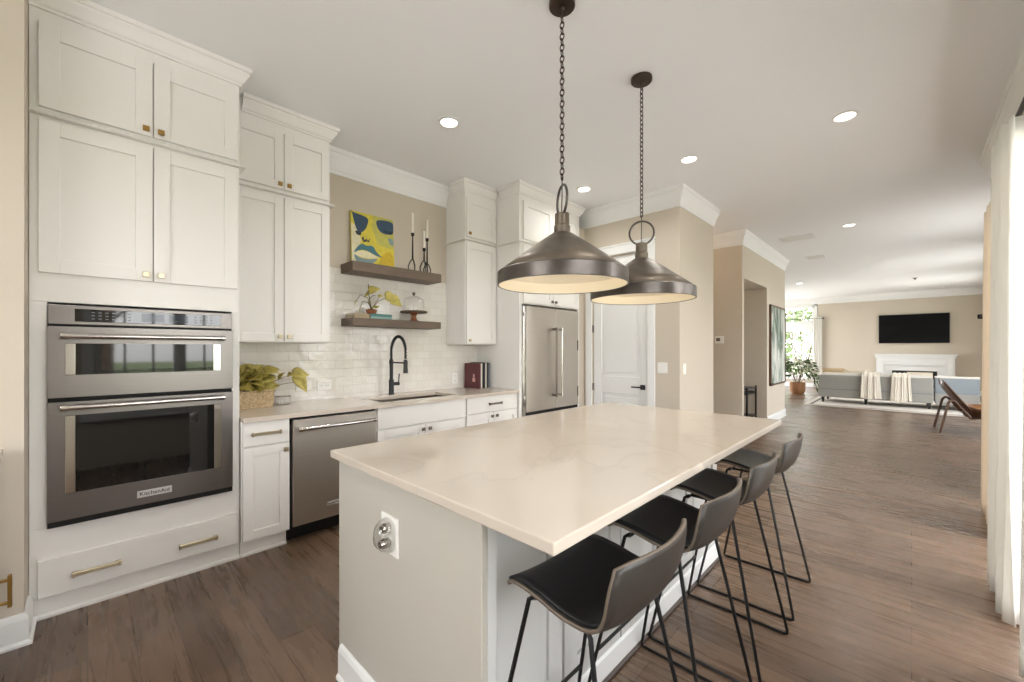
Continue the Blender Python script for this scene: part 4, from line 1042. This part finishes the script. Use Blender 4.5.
def pillow(y, x, z, w_, h_, m, label):
    t = thing('cushion', label, 'cushion', (x, y, z), 'cushions along the sofa back')
    b = MB(); n_ = 12
    def fn(s_):
        return lambda u, v: (x+s_*.07*(max(0, 1-(2*u-1)**4))**.5*(max(0, 1-(2*v-1)**4))**.5, y+(u-.5)*w_, z+v*h_)
    b.grid(fn(1), n_, n_).grid(fn(-1), n_, n_)
    build(b, 'cover', m, t)
pillow(1.42, SX+.48, .50, .44, .335, M['tancush'], 'tan cushion on the left end of the sofa')
pillow(.95, SX+.48, .50, .46, .315, M['cush'], 'cream cushion next to the tan one on the sofa')
pillow(-.13, SX+.48, .50, .42, .29, M['cush'], 'cream cushion at the right end of the sofa, near the fireplace opening')
def throw(y0, y1, zb, label, seed):
    r_ = random.Random(seed); ph_ = [r_.uniform(0, 6) for _ in range(3)]
    # path over the sofa back: seat side -> top -> down the rear
    path = [(SX+.375, .60), (SX+.365, .72), (SX+.30, .765), (SX+.12, .765), (SX-.005, .735), (SX-.035, .68), (SX-.042, .55), (SX-.045, .40), (SX-.048, .25), (SX-.05, zb)]
    N = len(path)-1
    def fn(u, v):
        f = v*N; i = min(int(f), N-1); r = f-i
        x_ = path[i][0]*(1-r)+path[i+1][0]*r; z_ = path[i][1]*(1-r)+path[i+1][1]*r
        wav = .013*math.sin(u*19+ph_[0])+.008*math.sin(u*37+ph_[1]+v*2)
        dn = max(0, (v-.5)/.5)
        yy = y0+(y1-y0)*u; mid = (y0+y1)/2
        yy = mid+(yy-mid)*(.86+.18*dn)
        return (x_-abs(wav)*1.2*(dn > 0), yy, z_+(.006*math.sin(u*23+ph_[2]) if dn < .01 else -.02*dn*math.sin(u*7+ph_[2])))
    t = build(MB().grid(fn, 36, 40), 'throw_blanket', M['throw'], solid=.012, loc=(SX, (y0+y1)/2, .76))
    tag(t, label, 'throw', 'throws over the sofa back')
throw(.86, .50, .16, 'cream knit throw hanging over the sofa back, left of the two', 1)
throw(.34, 0.0, .14, 'cream knit throw hanging over the sofa back, right of the two', 5)

# bent plywood lounge chair (local frame: sitter faces -y)
t = thing('lounge_chair', 'walnut plywood lounge chair at the edge of the living room', 'armchair', (9.55, -.62, 0))
t.rotation_euler = (0, 0, math.radians(4))
def shellsheet(prof, hw, curl, th, name, m):
    N = len(prof)-1
    def fn(u, v):
        f = v*N; i = min(int(f), N-1); r = f-i
        y = prof[i][0]*(1-r)+prof[i+1][0]*r; z = prof[i][1]*(1-r)+prof[i+1][1]*r
        s_ = 2*u-1; e_ = 1-.35*abs(2*v-1)**4
        return (s_*hw*e_, y-.0*s_, z+curl*abs(s_)**2.4)
    return build(MB().grid(fn, 14, 14), name, m, t, local=True, solid=th)
shellsheet([(.285, .73), (.22, .62), (.14, .50), (.06, .38), (.0, .30), (-.04, .262)], .33, .10, .016, 'backrest', M['walnut'])
shellsheet([(.03, .275), (-.08, .245), (-.2, .262), (-.34, .31), (-.46, .345)], .36, .17, .016, 'seat', M['walnut'])
shellsheet([(-.0, .30), (-.08, .275), (-.2, .292), (-.34, .335)], .29, .15, .02, 'seat_pad', M['tanleather'])
for s_ in (-1, 1):
    build(MB().tube([(s_*.26, .0, .28), (s_*.29, .17, .52), (s_*.30, .205, .53), (s_*.31, .235, .49), (s_*.32, .33, .012)], .017, 10), 'rear_leg', M['walnut'], t, local=True)
build(MB().tube([(0, -.02, .24), (0, -.30, .275), (0, -.38, .24), (0, -.44, .012)], .022, 10), 'front_leg', M['walnut'], t, local=True)

# big plant by the window
t = thing('potted_plant', 'bushy flowering plant in a basket pot by the living room window', 'plant', (14.6, 2.42, 0))
qx, qy = 14.6, 2.42
build(MB().lathe([(.14, 0), (.19, .08), (.20, .30), (.19, .34), (.17, .34), (.16, .25), (.01, .25)], (qx, qy, 0), 24), 'basket_pot', M['pot'], t)
build(MB().lathe([(.005, .27), (.165, .27)], (qx, qy, 0), 20), 'soil', M['soil'], t)
b = MB(); bl = MB(); bw = MB(); rnd = random.Random(11)
for i in range(16):
    a = 2*PI*i/16+rnd.uniform(-.2, .2); rr_ = rnd.uniform(.15, .5)
    p1 = (qx+rr_*.5*math.cos(a), qy+rr_*.5*math.sin(a), rnd.uniform(.55, .75)); p2 = (qx+rr_*math.cos(a), qy+rr_*math.sin(a), rnd.uniform(.55, 1.02))
    b.tube([(qx+.03*math.cos(a), qy+.03*math.sin(a), .27), p1, p2], .006, 5)
for i in range(430):
    a = rnd.uniform(0, 2*PI); el = rnd.uniform(-.5, 1.2); rr_ = .46*rnd.uniform(.45, 1)**.6
    p = Vector((qx+rr_*math.cos(a)*math.cos(el), qy+rr_*1.05*math.sin(a)*math.cos(el), .66+.42*rr_/.46*math.sin(el)))
    d_ = Vector((math.cos(a), math.sin(a), rnd.uniform(-.5, .6)))
    leaf(bl if rnd.random() > .4 else bw, p, d_, rnd.uniform(.09, .15), rnd.uniform(.05, .08), .6, rnd.uniform(-1, 1), nl=4)
for k in range(3):
    y_ = qy-.35-.05*k
    for j in range(12): leaf(bl, (qx-.1+.05*k, y_-.01*j, .62-.045*j), (rnd.uniform(-1, 1), -.6, -.4), .10, .06, .6, 0, nl=4)
build(b, 'stem', M['stem'], t); build(bl, 'leaves', M['leafg'], t); build(bw, 'pale_leaves', M['leafw'], t)

# ================================================================ CURTAINS AND RODS
def curtain(name, label, x0, x1, yc, z0, z1, folds, amp, m, flare=.0, along='x', grp=None, ph=0):
    t = thing(name, label, 'curtain', ((x0+x1)/2, yc, z0) if along == 'x' else (yc, (x0+x1)/2, z0), grp)
    def fn(u, v):
        s_ = x0+(x1-x0)*u
        a = amp*(.65+.35*v)*math.sin(2*PI*folds*u+ph+.4*math.sin(3*v))+.35*amp*math.sin(2*PI*folds*2.3*u+1.3+v)
        s_ += (u-.5)*flare*v*v
        z_ = z1+(z0-z1)*v
        return (s_, yc+a, z_) if along == 'x' else (yc+a, s_, z_)
    build(MB().grid(fn, 110, 24), 'drape', m, t, solid=.003)
    return t
def fabric(name, rgb):
    m = bpy.data.materials.new(name); m.use_nodes = True; n = m.node_tree.nodes; L = m.node_tree.links; n.clear()
    o = n.new('ShaderNodeOutputMaterial'); d = n.new('ShaderNodeBsdfDiffuse'); tr = n.new('ShaderNodeBsdfTranslucent'); mx = n.new('ShaderNodeMixShader'); mx.inputs[0].default_value = .22
    tc_ = n.new('ShaderNodeTexCoord'); ns = n.new('ShaderNodeTexNoise'); ns.inputs['Scale'].default_value = 300
    bp = n.new('ShaderNodeBump'); bp.inputs['Strength'].default_value = .15; L.new(tc_.outputs['Object'], ns.inputs['Vector']); L.new(ns.outputs['Fac'], bp.inputs['Height']); L.new(bp.outputs[0], d.inputs['Normal'])
    d.inputs[0].default_value = lin(rgb); tr.inputs[0].default_value = lin(rgb)
    L.new(d.outputs[0], mx.inputs[1]); L.new(tr.outputs[0], mx.inputs[2]); L.new(mx.outputs[0], o.inputs[0]); return m
FC = fabric('cream_linen', (246, 243, 236)); FP = fabric('peach_linen', (240, 228, 210))
t = curtain('curtain', 'long cream curtain hanging at the right edge of the kitchen', 3.04, 3.50, -.365, .015, 2.42, 6, .05, FC, .05)
t = curtain('curtain', 'warm cream curtain panel behind the near curtain, at the far end of the patio doors', 4.35, 4.95, -.425, .015, 2.38, 6, .022, FP, .12, ph=1)
t = curtain('curtain', 'curtain panel at the camera side of the patio doors', 1.95, 2.56, -.36, .015, 2.42, 7, .04, FC, .05, ph=2)
t = thing('curtain_rod', 'black curtain rod above the patio doors', 'curtain rod', (2.7, -.37, 2.44))
build(MB().tube([(1.68, -.37, 2.44), (3.6, -.37, 2.44)], .011, 10), 'rod', M['iron'], t)
b = MB()
for x_ in (1.70, 2.6, 3.56): b.box(x_-.01, x_+.01, -.495, -.36, 2.415, 2.43).box(x_-.012, x_+.012, -.495, -.488, 2.38, 2.48)
build(b, 'bracket', M['iron'], t); build(MB().ell((1.66, -.37, 2.44), (.025, .025, .025)).ell((3.62, -.37, 2.44), (.025, .025, .025)), 'finial', M['iron'], t)
curtain('curtain', 'white curtain panel right of the living room window', 2.18, 2.42, 17.33, .02, 2.42, 4, .025, FC, .02, 'y')
t = thing('curtain_rod', 'short dark curtain rod over the living room window', 'curtain rod', (17.33, 2.9, 2.44))
build(MB().tube([(17.33, 2.16, 2.36), (17.33, 3.75, 2.36)], .009, 8), 'rod', M['iron'], t); build(MB().ell((17.33, 2.14, 2.36), (.025, .025, .025)), 'finial', M['iron'], t)
build(MB().box(17.33, 17.42, 2.36, 2.38, 2.355, 2.365).box(17.33, 17.42, 3.68, 3.70, 2.355, 2.365), 'bracket', M['iron'], t)
t = thing('curtain_rod', 'dark curtain rod end on the right side wall of the living room', 'curtain rod', (15.6, -1.3, 2.2))
build(MB().tube([(13.6, -1.34, 2.20), (16.9, -1.34, 2.20)], .02, 8), 'rod', M['iron'], t); build(MB().box(16.86, 16.95, -1.40, -1.29, 2.14, 2.26), 'finial', M['iron'], t)
build(MB().box(16.7, 16.72, -1.42, -1.34, 2.19, 2.21).box(13.7, 13.72, -1.42, -1.34, 2.19, 2.21), 'bracket', M['iron'], t)

# ================================================================ SIDE CABINET AT THE LEFT EDGE
t = thing('side_cabinet', 'white cabinet at the left frame edge, showing only its pulls', 'cabinet', (-.6, 2.2, 0))
build(MB().box(-.9, -.30, 1.6, 2.80, .10, .855), 'carcass', M['white'], t, bevel=.002)
for y0, y1 in ((1.61, 2.195), (2.205, 2.79)):
    d = build(MB().box(-.30, -.28, y0, y1, .70, .85), 'drawer', M['white'], t, bevel=.003)
    build(MB().box(-.27, -.255, y0+.2, y0+.215, .77, .785).box(-.27, -.255, y1-.215, y1-.2, .77, .785).box(-.28, -.27, y0+.2, y0+.21, .772, .782).box(-.28, -.27, y1-.21, y1-.2, .772, .782).box(-.258, -.247, y0+.19, y1-.19, .768, .786), 'handle', M['pewter'], d, bevel=.002)
    d = build(MB().box(-.30, -.28, y0, y1, .11, .69), 'door', M['white'], t, bevel=.003)
    yy = y1-.06
    build(MB().box(-.28, -.225, yy-.006, yy+.006, .24, .252).box(-.28, -.225, yy-.006, yy+.006, .335, .347).box(-.235, -.222, yy-.008, yy+.008, .225, .362), 'handle', M['brass'], d, bevel=.003)
build(MB().box(-.9, -.34, 1.6, 2.80, 0, .10), 'toe_board', M['white'], t)
tag(build(MB().box(-.92, -.252, 1.58, 2.805, .855, .885), 'countertop', M['quartz'], bevel=.003, loc=(-.6, 2.2, .855)), 'edge of a white countertop at the far left of the frame', 'countertop')

# ================================================================ OUTDOORS
struct('ground', MB().box(-40, 70, -70, 70, -.6, -.45), M['lawn'])
struct('ground_bounce', MB().box(-14, 30, -9, 16, -.45, -.12), mat('pale_bounce_ground', (226, 222, 214), .9, var=.06, vscale=3))  # pale slab added to bounce daylight up to the ceiling
def tree(x, y, h, label, leafn, seed):
    rnd = random.Random(seed)
    t = thing('tree', label, 'tree', (x, y, -.35), 'garden trees outside the windows')
    b = MB(); bl = MB()
    b.tube([(x, y, -.35), (x+.1, y, h*.3), (x, y+.1, h*.65), (x+.1, y, h)], .1, 8, rads=[.2, .15, .09, .02])
    for i in range(26):
        z = h*rnd.uniform(.2, .92); a = rnd.uniform(0, 2*PI); ln = (h-z)*.5+.7
        e1 = (x+ln*.5*math.cos(a), y+ln*.5*math.sin(a), z+ln*.35); e2 = (x+ln*math.cos(a+.2), y+ln*math.sin(a+.2), z+ln*.6)
        b.tube([(x, y, z), e1, e2], .03, 5, rads=[.05, .03, .008])
        for q in range(3):
            a2 = a+rnd.uniform(-1, 1); b.tube([e1, (e1[0]+.6*math.cos(a2), e1[1]+.6*math.sin(a2), e1[2]+.45)], .012, 4)
        for q in range(leafn):
            u = rnd.random(); c = Vector(e1)*(1-u)+Vector(e2)*u+Vector((rnd.uniform(-.5, .5), rnd.uniform(-.5, .5), rnd.uniform(-.4, .5)))
            leaf(bl, c, (rnd.uniform(-1, 1), rnd.uniform(-1, 1), rnd.uniform(-.5, .5)), .22, .14, .3, 0, nl=2)
    build(b, 'trunk', M['bark'], t)
    if leafn: build(bl, 'foliage', M['leaftree'], t)
tree(.2, -7.5, 6.5, 'bare tree outside the kitchen window, reflected in the oven glass', 3, 1)
tree(-8.5, -14, 7, 'tall bare garden tree beyond the kitchen window', 3, 2)
tree(25, 2.2, 6, 'leafy tree outside the living room window', 60, 4)
tree(31, 7.0, 8, 'taller leafy tree farther beyond the living room window', 60, 5)

def shrub(x, y, rx, h, label, seed):
    rnd = random.Random(seed)
    t = thing('shrub', label, 'shrub', (x, y, -.12), 'shrubs outside the living room window')
    b = MB(); bl = MB()
    for i in range(10):
        a = rnd.uniform(0, 2*PI); b.tube([(x, y, -.12), (x+rx*.4*math.cos(a), y+rx*.4*math.sin(a), h*.45), (x+rx*.7*math.cos(a), y+rx*.7*math.sin(a), h*.85)], .02, 5)
    for i in range(900):
        a = rnd.uniform(0, 2*PI); el = rnd.uniform(-1.2, 1.5); q = rnd.uniform(.6, 1)
        c = (x+rx*q*math.cos(a)*math.cos(el), y+rx*q*math.sin(a)*math.cos(el), h*.5+h*.52*q*math.sin(el))
        leaf(bl, c, (math.cos(a)+rnd.uniform(-.5, .5), math.sin(a)+rnd.uniform(-.5, .5), rnd.uniform(-.4, .8)), rnd.uniform(.16, .26), rnd.uniform(.10, .16), .4, rnd.uniform(-1, 1), nl=2)
    build(b, 'branches', M['bark'], t); build(bl, 'foliage', M['leaftree'], t)
shrub(21.2, 3.35, .85, 3.0, 'tall leafy shrub in the left half of the living room window', 21)
shrub(23.4, 4.9, .95, 3.4, 'leafy shrub standing farther back beyond the living room window', 22)
